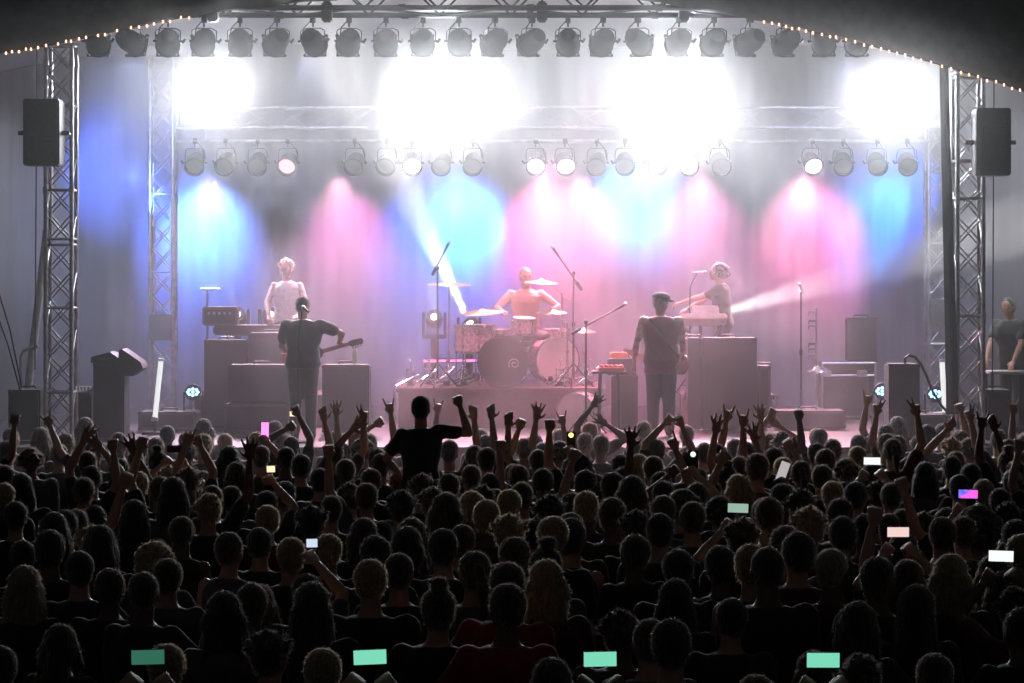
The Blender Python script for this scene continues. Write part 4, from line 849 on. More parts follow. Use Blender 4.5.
# ---------------------------------------------------------------- instruments
def guitar(name, label, c, neck, face, body='sunburst', L=1.0, bassg=False):
    """c = centre of the body, neck = direction of the neck, face = direction the strings face"""
    c, a, n = V(c), V(neck).normalized(), V(face); n = (n-a*n.dot(a)).normalized(); s = a.cross(n); t = thing(name, label, 'guitar', c)
    out = []
    for k in range(40):
        q = 2*math.pi*k/40; r = .165+.045*math.cos(2*q)+.018*math.cos(3*q); out.append((math.cos(q)*r*1.1, math.sin(q)*r*.95))
    bm = bmesh.new(); prism(bm, out, c, a, s, n, .042); bmesh.ops.bevel(bm, geom=[e for e in bm.edges if len(e.link_faces) == 2 and e.calc_face_angle(0) > 1], offset=.008, segments=2, affect='EDGES'); obj('guitar_body', bm, body, t)
    NL = .62 if bassg else .48
    bm = bmesh.new(); ringloft(bm, [[c+a*(.10+NL*z)+s*(w_*x)+n*(.022+.014*y) for x, y in ((-1,0),(1,0),(1,1),(-1,1))] for z, w_ in ((0,.028),(1,.021))]); nk = obj('neck', bm, 'wood', t)
    bm = bmesh.new(); prism(bm, [(0,-.022),(.03,-.04),(.17,-.045),(.19,-.01),(.17,.03),(.03,.035),(0,.022)], c+a*(.10+NL)+n*.024, a, s, n, .016); hs = obj('headstock', bm, body, t)
    for k in range(4): bm = bmesh.new(); tube(bm, c+a*(.14+NL+.035*k)-s*.04+n*.02, c+a*(.14+NL+.035*k)-s*.07+n*.02, .008); obj('tuning_peg', bm, 'chrome', hs)
    bm = bmesh.new(); bbox(bm, c+n*.028-a*.07, (.06,.012,.06), .004, Matrix((s, n, a)).transposed()); obj('bridge', bm, 'chrome', t)
    bm = bmesh.new()
    for k in range(4): tube(bm, c-a*.07+n*.038+s*(k-1.5)*.010, c+a*(.12+NL)+n*.038+s*(k-1.5)*.007, .0012, 5)
    obj('strings', bm, 'chrome', t)
    for k in (-.0,.06): bm = bmesh.new(); bbox(bm, c+a*k+n*.026, (.075,.012,.026), .003, Matrix((s, n, a)).transposed()); obj('pickup', bm, 'black_paint', t)
    return t
guitar('bass_guitar', 'dark bass guitar slung in front of the man in the cap', (P1.x+.20,30.26,DK+.90), (-.62,.6,.12), (0,1,0), bassg=True)
guitar('electric_guitar', 'dark guitar with a pale edge held in front of the broad person in black', (P2.x-.02,29.80,DK+1.00), (.93,.05,.26), (0,1,0), body='sunburst')
# ---------------------------------------------------------------- drums
def drum(name, label, c, a, r, dep, shell='drum_white', head='drum_head', hoop='chrome', lugs=8, feet=None, floor=None, back=None):
    c, a = V(c), V(a).normalized(); t = thing(name, label, 'drum', c); s, u, _ = frame(a)
    bm = bmesh.new(); lathe(bm, [(r*.97,-dep/2),(r,-dep/2+.004),(r,dep/2-.004),(r*.97,dep/2)], c, a, 36); obj('shell', bm, shell, t)
    for k, hd in ((1, head), (-1, back or head)): 
        bm = bmesh.new(); lathe(bm, [(r*.985,dep/2*k),(r*.98,(dep/2+.007)*k),(r*.5,(dep/2+.008)*k),(.001,(dep/2+.008)*k)], c, a, 36); obj('drum_skin', bm, hd, t)
        bm = bmesh.new(); lathe(bm, [(r*1.0,(dep/2-.025)*k),(r*1.045,(dep/2-.022)*k),(r*1.045,(dep/2+.012)*k),(r*.99,(dep/2+.014)*k),(r*.985,(dep/2+.0)*k)], c, a, 36); obj('hoop', bm, hoop, t)
    for k in range(lugs):
        q = 2*math.pi*k/lugs+.2; d_ = s*math.cos(q)+u*math.sin(q); bm = bmesh.new(); tube(bm, c+d_*(r+.018)-a*dep*.47, c+d_*(r+.018)+a*dep*.47, .004, 6)
        for z in (-.25,.25): cap(bm, c+d_*(r+.010)+a*dep*(z-.06), .011, c+d_*(r+.010)+a*dep*(z+.06), .011, 8)
        obj('lug', bm, 'chrome', t)
    if floor is not None:
        for k in range(3): q = 2*math.pi*k/3+.5; d_ = s*math.cos(q)+u*math.sin(q); e = c+d_*(r+.02); bm = bmesh.new(); path(bm, [e+V((0,0,.12)), V((e.x,e.y,floor+.08)), V((e.x,e.y,floor+.01))+d_*.04], .009); sph(bm, V((e.x,e.y,floor+.018))+d_*.04, .016, 8); obj('leg', bm, 'chrome', t)
    if feet is not None:
        for k in (-1,1): e = c+V((k*r*.86,-.04,-r*.5)); bm = bmesh.new(); path(bm, [e, V((c.x+k*(r+.16),c.y-.10,feet+.01))], .010); sph(bm, V((c.x+k*(r+.16),c.y-.10,feet+.016)), .016, 8); obj('spur', bm, 'chrome', t)
    return t
def onr(px, py, d): return at(px, py, d)
RT = RZ+.0
kc = at(503,362,31.75); kc.z = RT+.335
kd = drum('kick_drum', 'big kick drum with a dark front head and small pale swirl emblem', kc, (0,-1,0), .325, .40, 'drum_black', 'drum_black', 'drum_black', 10, feet=RT, back='drum_head')
bm = bmesh.new(); e0 = kc+V((.15,-.213,-.03))
path(bm, [e0+V((math.cos(q)*.012*(1+q*.55), 0, math.sin(q)*.012*(1+q*.55))) for q in (k*.4 for k in range(26))], .006, 5); ob = obj('emblem', bm, 'drum_head', kd)
k2 = at(553,0,32.1); k2.z = RT+.34; drum('second_bass_drum', 'pale second bass drum turned half sideways beside the dark kick drum', k2, (.35,-1,.0), .30, .34, 'drum_white', 'drum_head', 'chrome', 8, feet=RT)
c = at(475,341,31.95); drum('floor_tom', 'pearl white floor tom left of the kick drum', (c.x,31.95,RT+.62), (0,0,1), .265, .36, floor=RT)
c = at(524,327,31.9); drum('rack_tom', 'small pearl white rack tom above the kick drum', (c.x,31.9,at(0,326,31.9).z), (.05,-.12,1), .155, .20, lugs=6)
c = at(497,0,32.25); drum('snare_drum', 'shallow snare drum between the drummer and the floor tom', (c.x,32.25,RT+.66), (0,-.05,1), .18, .14, 'chrome', lugs=8)
c = at(546,0,32.35); drum('floor_tom', 'smaller pearl floor tom at the drummer right side', (c.x+.12,32.45,RT+.58), (0,0,1), .20, .30, floor=RT)
c = at(579,414,30.6); drum('loose_bass_drum', 'white drum lying on its side on the deck before the riser', (c.x,30.6,DK+.26), (-.35,-1,.0), .245, .30, 'drum_white', 'drum_head', 'drum_white', 8, feet=DK)
def tripod(t, x, y, z0, z1, r=.012, spread=.24, m='chrome', hub=.28):
    bm = bmesh.new(); tube(bm, (x,y,z0+.10), (x,y,z0+(z1-z0)*.55), r*1.3); tube(bm, (x,y,z0+(z1-z0)*.5), (x,y,z1), r); tube(bm, (x,y,z0+(z1-z0)*.53), (x,y,z0+(z1-z0)*.57), r*2.0); obj('pole', bm, m, t)
    for k in range(3):
        q = 2.09*k+.4; bm = bmesh.new(); e = V((x+spread*math.cos(q), y+spread*math.sin(q), z0+.012)); tube(bm, (x,y,z0+hub), e, r*.8); tube(bm, (x,y,z0+.10), V((x,y,z0+hub)).lerp(e,.6), r*.6); obj('leg', bm, m, t)
        bm = bmesh.new(); sph(bm, e+V((0,0,.004)), r*1.3, 8); obj('rubber_foot', bm, 'rubber', t)
def cymbal(label, px, py, d, w_, tilt=(0,-.15,1), z0=RT, boom=None, top=0.05):
    c = at(px, py, d); r = w_/2/F*d; a = V(tilt).normalized(); t = thing('cymbal_stand', label+', on its own stand', 'cymbal stand', (c.x,c.y,z0))
    bx = c.x+(boom or 0); 
    tripod(t, bx, c.y+.02, z0, c.z-(.16 if boom else -.03))
    if boom: bm = bmesh.new(); tube(bm, (bx,c.y+.02,c.z-.18), c+V((0,0,.03)), .009); tube(bm, (bx,c.y+.02,c.z-.18), V((bx,c.y+.02,c.z-.18))+(V((bx,c.y+.02,c.z-.18))-c)*.5, .009); obj('boom', bm, 'chrome', t)
    y_ = tag(thing('cymbal', '', '', c), label, 'cymbal', 'cymbals of the drum kit')
    bm = bmesh.new(); lathe(bm, [(.006,.03),(.03,.026),(.05,.008),(r*.5,-.002),(r*.8,-.012),(r,-.024),(r,-.027),(r*.8,-.016),(r*.5,-.006),(.05,.003),(.004,.022)], c, a, 40); obj('plate', bm, 'brass', y_)
    bm = bmesh.new(); lathe(bm, [(.004,.02),(.014,.03),(.016,.045),(.006,.055)], c, a, 10); obj('wing_nut', bm, 'chrome', y_)
cymbal('high ride cymbal seen edge-on left of the kit', 449, 283, 32.0, 44, (.02,-.05,1), boom=.0)
cymbal('crash cymbal over the floor tom', 482, 311, 31.8, 44, (-.06,-.10,1), boom=-.25)
cymbal("high crash cymbal beside the drummer's head", 541, 281, 32.0, 34, (.04,-.05,1), boom=.28)
cymbal('lower cymbal right of the rack tom', 552, 311, 31.7, 32, (.0,-.06,1), boom=.2)
cymbal('small hi-hat pair at the right of the kit', 584, 330, 32.3, 24, (.0,-.06,1))
# pedals and loose hardware left and right of the kit
for k, (px, d, lab) in enumerate(((410,31.6,'outermost left'),(428,31.9,'second from the left'),(446,31.55,'just left of the floor tom legs'),(464,31.6,'in front of the floor tom'),(560,31.55,'right of the kick drum'),(590,31.7,'at the right end of the riser'))):
    c = at(px,0,d); t = thing('drum_pedal', f'chrome folded stand and pedal on the riser, {lab}', 'drum hardware', (c.x,d,RT), 0, 'chrome hardware on the drum riser')
    bm = bmesh.new(); bbox(bm, (c.x,d,RT+.012), (.09,.28,.018), .005); bbox(bm, (c.x,d,RT+.05), (.07,.26,.012), .004, Matrix.Rotation(-.22,3,'X')); obj('footboard', bm, 'chrome', t)
    bm = bmesh.new()
    for s in (-1,1): tube(bm, (c.x+s*.045,d+.13,RT+.01), (c.x+s*.045,d+.13,RT+.24), .009)
    tube(bm, (c.x-.06,d+.13,RT+.22), (c.x+.06,d+.13,RT+.22), .011); tube(bm, (c.x,d+.13,RT+.22), (c.x+.01,d+.05,RT+.34), .006); cap(bm, (c.x+.01,d+.04,RT+.34), .022, (c.x+.01,d+.07,RT+.345), .022, 10); obj('frame', bm, 'chrome', t)
    bm = bmesh.new(); q = rnd.uniform(-.6,.6); tube(bm, (c.x-.18,d-.05,RT+.02), (c.x+.12,d+.05,RT+.16+.05*(k%3)), .011); tube(bm, (c.x-.12,d+.10,RT+.02), (c.x+.15,d-.04,RT+.10), .011); obj('folded_leg', bm, 'chrome', t)
# ---------------------------------------------------------------- microphones
def mic(t, p, a, m='black_metal'):
    p, a = V(p), V(a).normalized(); bm = bmesh.new(); lathe(bm, [(.010,-.16),(.013,-.15),(.018,-.02),(.021,0)], p, a, 14); obj('microphone', bm, m, t)
    bm = bmesh.new(); ell(bm, p+a*.022, [q*.026 for q in frame(a)], 12); obj('mic_grille', bm, 'alu', t)
def boom_stand(label, px, py_base_z, d, py_hub, tip, tail, m='black_metal', z0=None):
    x = at(px,0,d).x; zh = at(0,py_hub,d).z; t = thing('boom_microphone_stand', label, 'microphone stand', (x,d,py_base_z))
    tripod(t, x, d, py_base_z, zh, .012, .28, m, .32)
    A, B = at(tip[0],tip[1],d-.12), at(tail[0],tail[1],d+.05); bm = bmesh.new(); tube(bm, A, B, .010); sph(bm, (x,d,zh), .028, 10); obj('boom', bm, m, t)
    bm = bmesh.new(); cap(bm, B, .024, B+(A-B).normalized()*.10, .024, 10); obj('counterweight', bm, m, t); mic(t, A, (A-B))
    return t
boom_stand('tall boom microphone stand leaning over the left of the drum kit', 437.5, RT, 31.45, 268, (449,243), (433,274))
boom_stand('tall boom microphone stand leaning over the right of the drum kit', 573.5, RT, 31.45, 273, (553,248), (581,289))
boom_stand('boom microphone stand reaching towards the man in the cap', 586, DK, 30.3, 322, (624,305), (573,333))
t = thing('microphone_stand', 'straight microphone stand in front of the guitarist in black', 'microphone stand', (at(298,0,28.9).x,28.9,DK)); x = at(298,0,28.9).x
bm = bmesh.new(); lathe(bm, [(.001,0),(.14,.0),(.14,.02),(.03,.035),(.014,.05)], (x,28.9,DK), n=24); obj('base', bm, 'black_metal', t)
bm = bmesh.new(); tube(bm, (x,28.9,DK+.03), (x,28.9,at(0,345,28.9).z), .013); tube(bm, (x,28.9,at(0,345,28.9).z), at(302,312,28.9), .009); tube(bm, (x,28.9,at(0,350,28.9).z), (x,28.9,at(0,340,28.9).z), .02); obj('pole', bm, 'black_metal', t); mic(t, at(304,308,28.95), (-.4,.8,.25))
t = thing('microphone_stand', 'boom microphone at the mouth of the person singing in profile', 'microphone stand', (at(698,0,31.9).x,31.9,DK+.42)); x = at(690,0,31.9).x
tripod(t, x, 31.9, DK+.42, at(0,287,31.9).z, .011, .22, 'black_metal'); bm = bmesh.new(); tube(bm, (x,31.9,at(0,287,31.9).z), at(697,273,32.0), .008); obj('boom', bm, 'black_metal', t); mic(t, at(704,272.3,32.0), (1,0,.03), 'white_metal')
t = thing('microphone_stand', 'thin upright microphone stand with a pink lit head left of the chimes', 'microphone stand', (at(801,0,31.8).x,31.8,DK)); x = at(801,0,31.8).x
tripod(t, x, 31.8, DK, at(0,292,31.8).z, .011, .24, 'black_metal'); mic(t, at(800,286,31.8), (-.3,-.5,.8), 'white_metal')
# chime stand
t = thing('chime_stand', 'slim chrome stand with stacked blocks and a bright cymbal near its foot', 'percussion stand', (at(814,0,32.0).x,32.0,DK)); x = at(814,0,32.0).x
tripod(t, x+.03, 32.0, DK, at(0,308,32).z, .012, .26)
for k, py in enumerate((312,321,326,344,349,356)):
    p = at(812,py,31.95); bm = bmesh.new(); bbox(bm, p, (.10,.05,.02+.012*(k%2)), .006); [tube(bm, p+V((s*.045,0,0)), p+V((s*.045,0,-.05)), .006) for s in (-1,1)]; obj('block', bm, 'chrome', t)
bm = bmesh.new(); p = at(817,369,31.9); lathe(bm, [(.008,.05),(.03,.045),(.06,.01),(.15,-.01),(.15,-.014),(.05,0),(.004,.02)], p, (0,-.3,1), 28); obj('cymbal_plate', bm, 'chrome', t)
# keyboard the singer plays
t = thing('keyboard', 'pale lit keyboard on a stand under the singing person hands', 'keyboard', at(700,322,31.8)); c = at(703,320,31.75)
Rk = Matrix.Rotation(-.35,3,'X')
bm = bmesh.new(); bbox(bm, c, (.62,.30,.07), .01, Rk); obj('case', bm, 'white_metal', t)
for k in range(18): bm = bmesh.new(); bbox(bm, c+Rk@V((-.27+.032*k,-.07,.042)), (.028,.14,.016), .003, Rk); obj('key', bm, 'white_metal', t)
bm = bmesh.new()
for s in (-1,1): tube(bm, (c.x+s*.25,31.65,DK+.43), (c.x-s*.25,31.85,c.z-.06), .016); 
obj('folding_stand', bm, 'black_metal', t)
bm = bmesh.new(); bbox(bm, c+V((.05,.20,.12)), (.36,.05,.14), .01, Rk); obj('sheet_tray', bm, 'white_metal', t)
# keyboards of the left player: slab on stand, and a raised module
t = thing('electric_piano', 'dark electric piano on the left riser before the blond person', 'keyboard', at(262,335,31.85)); c = at(258,330,31.8)
bm = bmesh.new(); bbox(bm, c, (1.15,.36,.12), .02); obj('case', bm, 'tolex', t)
for k in range(28): bm = bmesh.new(); bbox(bm, c+V((-.49+.035*k,.06,.066)), (.031,.15,.014), .003); obj('key', bm, 'white_metal', t)
for s in (-1,1): bm = bmesh.new(); tube(bm, (c.x+s*.45,31.75,DK+.43), (c.x+s*.4,31.8,c.z-.05), .018); obj('leg', bm, 'black_metal', t)
t = thing('keyboard_module', 'boxy grey lit unit on a tall stand left of the guitarist', 'keyboard', at(222,316,31.9)); c = at(221,316,31.8)
bm = bmesh.new(); bbox(bm, c, (.46,.3,.25), .02); obj('case', bm, 'grey_box', t)
bm = bmesh.new(); bbox(bm, c+V((0,-.16,.0)), (.40,.02,.19), .006); obj('panel', bm, 'tolex', t)
for k in range(5): bm = bmesh.new(); lathe(bm, [(.018,0),(.016,-.02),(.001,-.022)], c+V((-.14+.07*k,-.17,.04)), (0,1,0), 12); obj('knob', bm, 'alu', t)
bm = bmesh.new(); tube(bm, (c.x-.18,31.8,DK+.43), (c.x-.18,31.8,at(0,289,31.8).z), .014); tube(bm, (c.x-.26,31.8,at(0,289,31.8).z), (c.x-.02,31.8,at(0,289,31.8).z), .014); tube(bm, (c.x+.1,31.8,DK+.43), (c.x+.1,31.8,c.z-.1), .014); obj('stand', bm, 'alu', t)
# ---------------------------------------------------------------- amplifiers, cabinets, boxes
def cabinet(name, label, x0, x1, y0, d, dep=.4, z0=DK, drivers=(2,4), m='tolex', y1=None, handle=True, grill='grille', cat='amplifier', back=False):
    X0, X1, Z1 = at(x0,0,d).x, at(x1,0,d).x, at(0,y0,d).z; Z0 = z0+.03 if y1 is None else at(0,y1,d).z; W, H = X1-X0, Z1-Z0; c = V(((X0+X1)/2, d+dep/2, (Z0+Z1)/2))
    t = thing(name, label, cat, (c.x,c.y,Z0)); bm = bmesh.new(); bbox(bm, c, (W,dep,H), .02); obj('case', bm, m, t)
    bm = bmesh.new(); bbox(bm, c+V((0,-dep/2-.004,0)), (W-.07,.014,H-.07), .004); g = obj('front_grille', bm, grill, t)
    nx, nz = drivers
    for sx in (-1,1):
        for sz in (-1,1): bm = bmesh.new(); bbox(bm, c+V((sx*(W/2-.02),-dep/2+.02,sz*(H/2-.02))), (.05,.05,.05), .012); obj('corner', bm, 'black_metal', t)
    if handle: bm = bmesh.new(); path(bm, [c+V((-.1,0,H/2)), c+V((-.09,0,H/2+.035)), c+V((.09,0,H/2+.035)), c+V((.1,0,H/2))], .010); obj('handle', bm, 'black_metal', t)
    return t
cabinet('bass_cabinet', 'tall dark bass cabinet right of the man in the cap', 703, 757, 338, 30.7, .45, drivers=(2,4))
cabinet('bass_cabinet', 'narrow dark cabinet edge between the capped man and the tall cabinet', 688, 701, 338, 30.75, .42, drivers=(1,4))
cabinet('guitar_amplifier', 'small grey amplifier right of the tall bass cabinet', 758, 771, 366, 31.0, .35, drivers=(1,2), m='grey_box')
cabinet('guitar_cabinet', 'dark amplifier stack furthest left of the two wide ones', 204, 246, 340, 31.1, .45, drivers=(2,3))
cabinet('guitar_cabinet', 'dark amplifier stack behind the broad person in black', 248, 292, 333, 31.1, .45, drivers=(2,3))
cabinet('guitar_amplifier', 'low amplifier with a red cup on it, left of the guitarist', 228, 292, 365, 30.2, .42, drivers=(2,1), y1=402)
cabinet('flight_case', 'pinkish low case under the amplifier with the red cup', 224, 290, 404, 30.15, .5, drivers=(1,1), m='grey_box')
cabinet('guitar_amplifier', 'amplifier with a water bottle on it, right of the guitarist', 322, 369, 365, 30.1, .42, drivers=(2,1))
cabinet('monitor_speaker', 'grey upright speaker box with a looping cable on top', 889, 920, 364, 28.8, .4, drivers=(1,2), m='grey_box', grill='grey_box', handle=False, cat='speaker')
cabinet('monitor_speaker', 'grey speaker box beside the right truss tower at the stage edge', 986, 1011, 390, 28.9, .4, drivers=(1,1), m='grey_box', grill='grey_box', cat='speaker')
cabinet('monitor_speaker', 'dark speaker box at the left edge under the bent pipe', 8, 40, 390, 28.9, .4, drivers=(1,1), m='black_paint', cat='speaker')
cabinet('equipment_cabinet', 'tall dark cabinet under the wedge monitor on the left', 93, 124, 363, 29.3, .45, drivers=(1,3), m='black_paint', cat='cabinet')
cabinet('equipment_cabinet', 'low dark cabinet between the left truss tower and the wedge stack', 77, 91, 393, 29.5, .4, drivers=(1,1), m='black_paint', cat='cabinet')
cabinet('hazy_amplifier', 'hazy dark amplifier standing on the open flight case', 848, 877, 318, 33.2, .3, drivers=(1,1), y1=362)
cabinet('bass_amplifier', 'small dark amplifier left of the man in the cap', 612, 638, 376, 30.6, .35, drivers=(1,1))
cabinet('stage_box', 'low pale stage box on the deck in front of the right rear tower', 895, 948, 415, 29.6, .5, drivers=(1,1), m='grey_box', cat='box')
cabinet('stage_box', 'low box on the deck by the pale rear left tower', 138, 196, 412, 30.6, .5, drivers=(1,1), m='grey_box', cat='box')
cabinet('stage_box', 'long pinkish box on the deck under the chime stand', 776, 846, 411, 31.0, .5, drivers=(1,1), m='grey_box', cat='box')
# wedge monitors on the left stack
def wedge(name, label, x0, x1, y0, y1, d, flip=1):
    A = at(x0,y1,d); W = (x1-x0)/F*d; H = (y1-y0)/F*d; t = thing(name, label, 'speaker', A)
    prof = [(0,0),(W,0),(W,H*.35),(W*.62,H),(0,H*.55)] if flip > 0 else [(0,0),(W*.55,-H*.05),(W,H*.25),(W*.9,H*.5),(W*.12,H),(0,H*.95)]
    bm = bmesh.new(); prism(bm, prof, A+V((0,.2,0)), (1,0,0), (0,0,1), (0,1,0), .42); obj('case', bm, 'black_paint', t)
    bm = bmesh.new(); prism(bm, [(W*.12,H*.12),(W*.85,H*.12),(W*.6,H*.6),(W*.12,H*.45)], A+V((0,-.012,0)), (1,0,0), (0,0,1), (0,1,0), .012); obj('side_grille', bm, 'grille', t)
    bm = bmesh.new(); tube(bm, A+V((W*.3,-.02,H*.3)), A+V((W*.5,-.02,H*.3)), .012); obj('handle', bm, 'black_metal', t); return t
wedge('wedge_monitor', 'low wedge monitor lying on the tall left cabinet', 91, 121, 352, 363, 29.3)
wedge('wedge_monitor', 'bigger wedge monitor tipped up at the right of the left stack', 119, 143, 349, 375, 29.25, -1)
# open flight case frame
t = thing('flight_case', 'large open-fronted pale-edged flight case behind the chime stand', 'flight case', (at(848,0,33).x,33.2,DK)); x0, x1, z1 = at(822,0,33).x, at(875,0,33).x, at(0,363,33).z
bm = bmesh.new(); [bbox(bm, p, s, .006) for p, s in (((x0+.01,33.2,(DK+z1)/2),(.03,.4,z1-DK-.01)),((x1-.01,33.2,(DK+z1)/2),(.03,.4,z1-DK-.01)),(((x0+x1)/2,33.2,z1),(x1-x0,.4,.03)),(((x0+x1)/2,33.2,DK+.02),(x1-x0,.4,.03)),(((x0+x1)/2,33.39,(DK+z1)/2),(x1-x0,.02,z1-DK-.01)))]; obj('case', bm, 'grey_box', t)
bm = bmesh.new()
for a_, b_ in (((x0,z1),(x1,z1)),((x0,DK+.02),(x0,z1)),((x1,DK+.02),(x1,z1)),((x0,z1-.17),(x1,z1-.17))): tube(bm, (a_[0],32.985,a_[1]), (b_[0],32.985,b_[1]), .016)
obj('edge_trim', bm, 'alu', t)
for px in (826,862): bm = bmesh.new(); bbox(bm, at(px,373.5,32.9), (.14,.1,.09), .01); obj('latch', bm, 'alu', t)
# table with red things
t = thing('side_table', 'small dark table with four legs left of the man in the cap', 'table', (at(610,0,30.2).x,30.2,DK)); c = at(609,372,30.2)
bm = bmesh.new(); bbox(bm, (c.x,30.2,c.z), (.44,.34,.03), .008); obj('tabletop', bm, 'black_paint', t)
for sx in (-1,1):
    for sy in (-1,1): bm = bmesh.new(); tube(bm, (c.x+sx*.13,30.2+sy*.1,DK), (c.x+sx*.11,30.2+sy*.09,c.z), .02); obj('leg', bm, 'black_metal', t)
t = thing('red_tray', 'red tray heaped with small items on the small dark table', 'tray', (c.x,30.2,c.z+.02))
bm = bmesh.new(); bbox(bm, (c.x+.03,30.2,c.z+.04), (.34,.24,.04), .012); obj('tray', bm, 'red_plastic', t)
for k in range(5): bm = bmesh.new(); ell(bm, (c.x-.09+.06*k,30.16+.03*(k%2),c.z+.075), ((.035,0,0),(0,.03,0),(0,0,.022)), 10); obj('item', bm, 'red_plastic', t)
bm = bmesh.new(); p = at(619,355,30.7); bbox(bm, p, (.22,.2,.07), .015); o = obj('orange_box', bm, 'orange_plastic'); tag(o, 'small orange box on the amplifier left of the capped man', 'box')
cabinet('amplifier_head', 'small amplifier head under the orange box', 608, 636, 359, 30.62, .3, drivers=(1,1), y1=375)
# cup and bottle
c = at(285,365,30.35); bm = bmesh.new(); lathe(bm, [(.030,.0),(.034,.01),(.046,.12),(.049,.122),(.044,.118),(.031,.012),(.001,.01)], (c.x,30.35,c.z+.025), n=24); o = obj('party_cup', bm, 'red_plastic'); tag(o, 'red plastic cup on the low amplifier left of the guitarist', 'cup')
c = at(355,365,30.25); t = thing('water_bottle', 'clear water bottle on the amplifier right of the guitarist', 'bottle', (c.x,30.25,c.z+.02))
bm = bmesh.new(); lathe(bm, [(.030,0),(.038,.008),(.038,.05),(.035,.06),(.038,.07),(.038,.14),(.030,.17),(.014,.195),(.014,.205)], (c.x,30.25,c.z+.022), n=20); obj('body', bm, 'bottle', t)
bm = bmesh.new(); lathe(bm, [(.016,0),(.016,.022),(.001,.024)], (c.x,30.25,c.z+.225), n=16); obj('cap', bm, 'white_metal', t)
# glowing pink strip standing in for a lit riser edge, floor moving lights, blue LED cans, white light tubes
t = thing('lit_riser_edge', 'long pink glowing strip for a lit riser edge behind the floor tom', 'glowing strip', at(447,361,32.9)); A, B = at(425,361,32.9), at(482,360.5,32.9)
bm = bmesh.new(); bbox(bm, (A+B)/2+V((0,.03,0)), (B.x-A.x,.05,.06), .008); obj('housing', bm, 'black_metal', t)
pk = emis('pink_edge_glow', (1,.22,.55), 1.6)
for k in range(9): bm = bmesh.new(); q = A.lerp(B,(k+.5)/9); bbox(bm, q, (.13,.012,.035), .004); obj('glow_segment', bm, pk, t)
bm = bmesh.new()
for k in (A,B): tube(bm, V((k.x,32.95,RT)), k+V((0,.05,-.02)), .014)
obj('support', bm, 'black_metal', t)
lensw = emis('white_beam_lens', (1,.97,.95), 5)
def mover(label, px, py, d, z0, tgt, col=(1,.97,.95), e=300, size=8, r=.03, light=True):
    c = at(px,py,d); t = thing('moving_head_light', label, 'stage light', (c.x,d,z0)); a = (V(tgt)-c).normalized()
    bm = bmesh.new(); bbox(bm, (c.x,d+.1,z0+.06), (.30,.28,.11), .02); obj('base', bm, 'black_metal', t)
    if c.z-z0 > .75: bm = bmesh.new(); tube(bm, (c.x,d+.1,z0+.1), (c.x,d+.1,c.z-.3), .05); obj('pole', bm, 'black_metal', t)
    bm = bmesh.new()
    for s in (-1,1): bbox(bm, (c.x+s*.15,d+.1,c.z-.12), (.04,.14,.36), .015)
    bbox(bm, (c.x,d+.1,c.z-.29), (.34,.14,.06), .015); obj('yoke', bm, 'black_metal', t)
    bm = bmesh.new(); lathe(bm, [(.06,-.32),(.10,-.28),(.12,-.12),(.11,0),(r*1.7,.0),(r*1.6,-.02)], c-a*.03, a, 20); obj('head', bm, 'black_metal', t)
    bm = bmesh.new(); lathe(bm, [(r*1.6,-.005),(r*1.0,.004),(.001,.01)], c-a*.03, a, 18); obj('lens', bm, lensw, t)
    if light: lamp('SPOT', c+a*.03, tgt, e, col, size, .6, .03, 'white_beam')
mover('moving light beside the crash cymbal sending a white beam up to the left', 469, 321, 33.0, RT, at(378,130,31.0), e=PM*.45, size=13)
mover('dim moving light in the smoke left of the drum kit', 434, 316, 33.3, DK, at(430,230,30.5), e=PM*.008, size=12)
mover('moving light peeping out left of the blond keyboard player', 270, 313, 33.2, DK, at(255,240,31.5), e=PM*.006, size=12)
mover('moving light low behind the keys sending a white beam to the right', 690, 322, 33.0, DK, at(860,272,31.5), e=PM*.33, size=11)
mover('moving light left of the amplifiers behind the boxy lit unit', 237, 313, 33.2, DK, at(215,240,31.5), e=PM*.006, size=12)
bl = emis('blue_led', (.22,.62,1), 5)
for px, py, d, lab, zz in ((193,392,30.9,'blue glowing LED can on the left beside the dark amplifiers',DK+.0),(882,391,30.4,'blue glowing LED can just left of the grey speaker box',DK),(935,394,30.4,'blue glowing LED can right of the grey speaker box',DK)):
    c = at(px,py,d); t = thing('led_can', lab, 'stage light', (c.x,d,zz))
    bm = bmesh.new(); lathe(bm, [(.05,.16),(.09,.12),(.105,0),(.105,-.03),(.095,-.03),(.092,-.01)], c, (.0,1,.1), 20); obj('housing', bm, 'black_metal', t)
    bm = bmesh.new(); path(bm, [c+V((-.12,.03,0)), V((c.x-.12,d+.03,zz+.02)), V((c.x+.12,d+.03,zz+.02)), c+V((.12,.03,0))], .012); obj('stand', bm, 'black_metal', t)
    for k in range(9):
        q = 2*math.pi*k/8; o_ = V((0,0,0)) if k == 8 else V((math.cos(q)*.065,0,math.sin(q)*.04)); bm = bmesh.new(); ell(bm, c+o_+V((0,-.02,0)), ((.02,0,0),(0,.01,0),(0,0,.018)), 10); obj('led', bm, bl, t)
tubeM = emis('white_tube_glow', (.95,1,.97), .75, (.8,.8,.8))
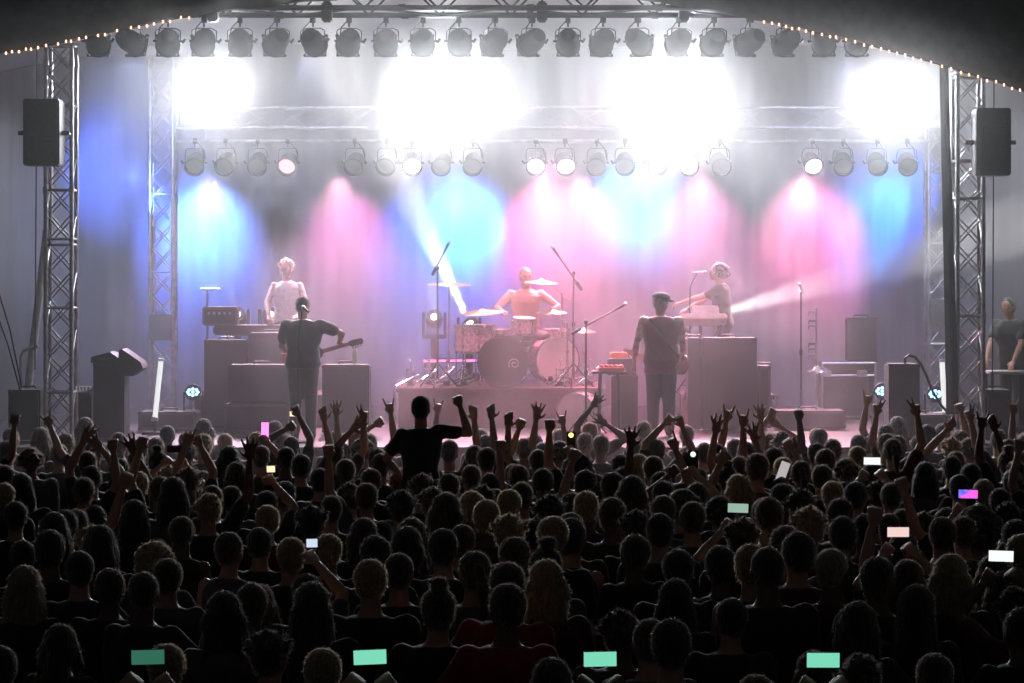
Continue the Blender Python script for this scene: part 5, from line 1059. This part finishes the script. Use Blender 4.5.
for (xa_, ya_, xb_, yb_, d, lab) in ((161,361,155,417,30.3,'white upright light tube leaning by the pale rear left tower'),(942,362,945,412,30.0,'white upright light tube beside the looping cable')):
    t = thing('light_tube', lab, 'light tube', at(xb_,yb_,d)); A, B = at(xa_,ya_,d), at(xb_,yb_,d)
    bm = bmesh.new(); tube(bm, A, B, .032, 14); obj('tube', bm, tubeM, t)
    bm = bmesh.new(); tube(bm, B, B-(A-B).normalized()*.05, .045, 12); obj('end_cap', bm, 'white_metal', t); bm = bmesh.new(); tube(bm, A, A+(A-B).normalized()*.03, .04, 12); obj('end_cap', bm, 'white_metal', t)
    bm = bmesh.new(); bbox(bm, (B.x,d,DK+.02), (.3,.3,.03), .008); tube(bm, (B.x,d,DK+.02), B, .02); obj('foot_plate', bm, 'black_metal', t)
# looping cable of the grey speaker, bent pipe left, small table right
bm = bmesh.new(); path(bm, [at(x,y,28.9) for x,y in ((905,364),(905,358),(909,355),(915,357),(921,364),(927,377),(933,392),(941,405),(949,414))], .016, 8); tag(obj('looping_cable', bm, 'cable'), 'thick cable looping from the grey speaker box down to the deck', 'cable')
bm = bmesh.new(); path(bm, [at(x,y,29.0) for x,y in ((21,390),(21,356),(24,351),(38,346))], .022, 8); tag(obj('bent_pipe', bm, 'alu'), 'bent grey pipe rising from the left-edge speaker box', 'pipe')
t = thing('work_table', 'pale-topped work table under the hands of the stagehand', 'table', (at(1004,0,30.2).x,30.2,DK)); c = at(1006,372,30.2)
bm = bmesh.new(); bbox(bm, (c.x,30.2,c.z), (.50,.45,.035), .008); obj('tabletop', bm, 'white_metal', t)
for sx in (-1,1):
    for sy in (-1,1): bm = bmesh.new(); tube(bm, (c.x+sx*.21,30.2+sy*.19,DK), (c.x+sx*.21,30.2+sy*.19,c.z), .018); obj('leg', bm, 'black_metal', t)
# small lit keyboards / trays beside the left tower, cables and pedals on deck
t = thing('small_mixer', 'small pale mixer on a stand right of the left truss tower', 'mixer', at(84,390,29.4)); c = at(84,391,29.45)
bm = bmesh.new(); bbox(bm, c, (.20,.3,.05), .01, Matrix.Rotation(.25,3,'X')); obj('case', bm, 'grey_box', t)
for k in range(4): bm = bmesh.new(); lathe(bm, [(.012,0),(.010,.03),(.001,.032)], c+V((-.06+.04*k,-.05,.02)), (0,0,1), 10); obj('knob', bm, 'white_metal', t)
for px, d, lab in ((128,29.9,'by the tall left cabinet'),(620,29.7,'in front of the small amplifier'),(640,29.5,'at the feet of the man in the cap')):
    c = at(px,0,d); t = thing('effects_pedal', f'small chrome effects pedal on the deck {lab}', 'effects pedal', (c.x,d,DK), 0, 'effects pedals'); bm = bmesh.new(); bbox(bm, (c.x,d,DK+.035), (.13,.18,.06), .01, Matrix.Rotation(.1,3,'X')); obj('case', bm, 'chrome', t); bm = bmesh.new(); lathe(bm, [(.018,0),(.016,.02),(.001,.022)], (c.x,d-.05,DK+.065), n=12); obj('footswitch', bm, 'chrome', t)
for o in LINK: C.objects.link(o)
for o in LINK:
    if '_local' in o: del o['_local']
sc = bpy.context.scene
sc.cycles.max_bounces = 6; sc.cycles.diffuse_bounces = 2; sc.cycles.glossy_bounces = 2; sc.cycles.transmission_bounces = 4; sc.cycles.volume_bounces = 0
sc.cycles.volume_step_rate = 4.0; sc.cycles.volume_max_steps = 64; sc.cycles.sample_clamp_indirect = 4; sc.cycles.caustics_reflective = False; sc.cycles.caustics_refractive = False
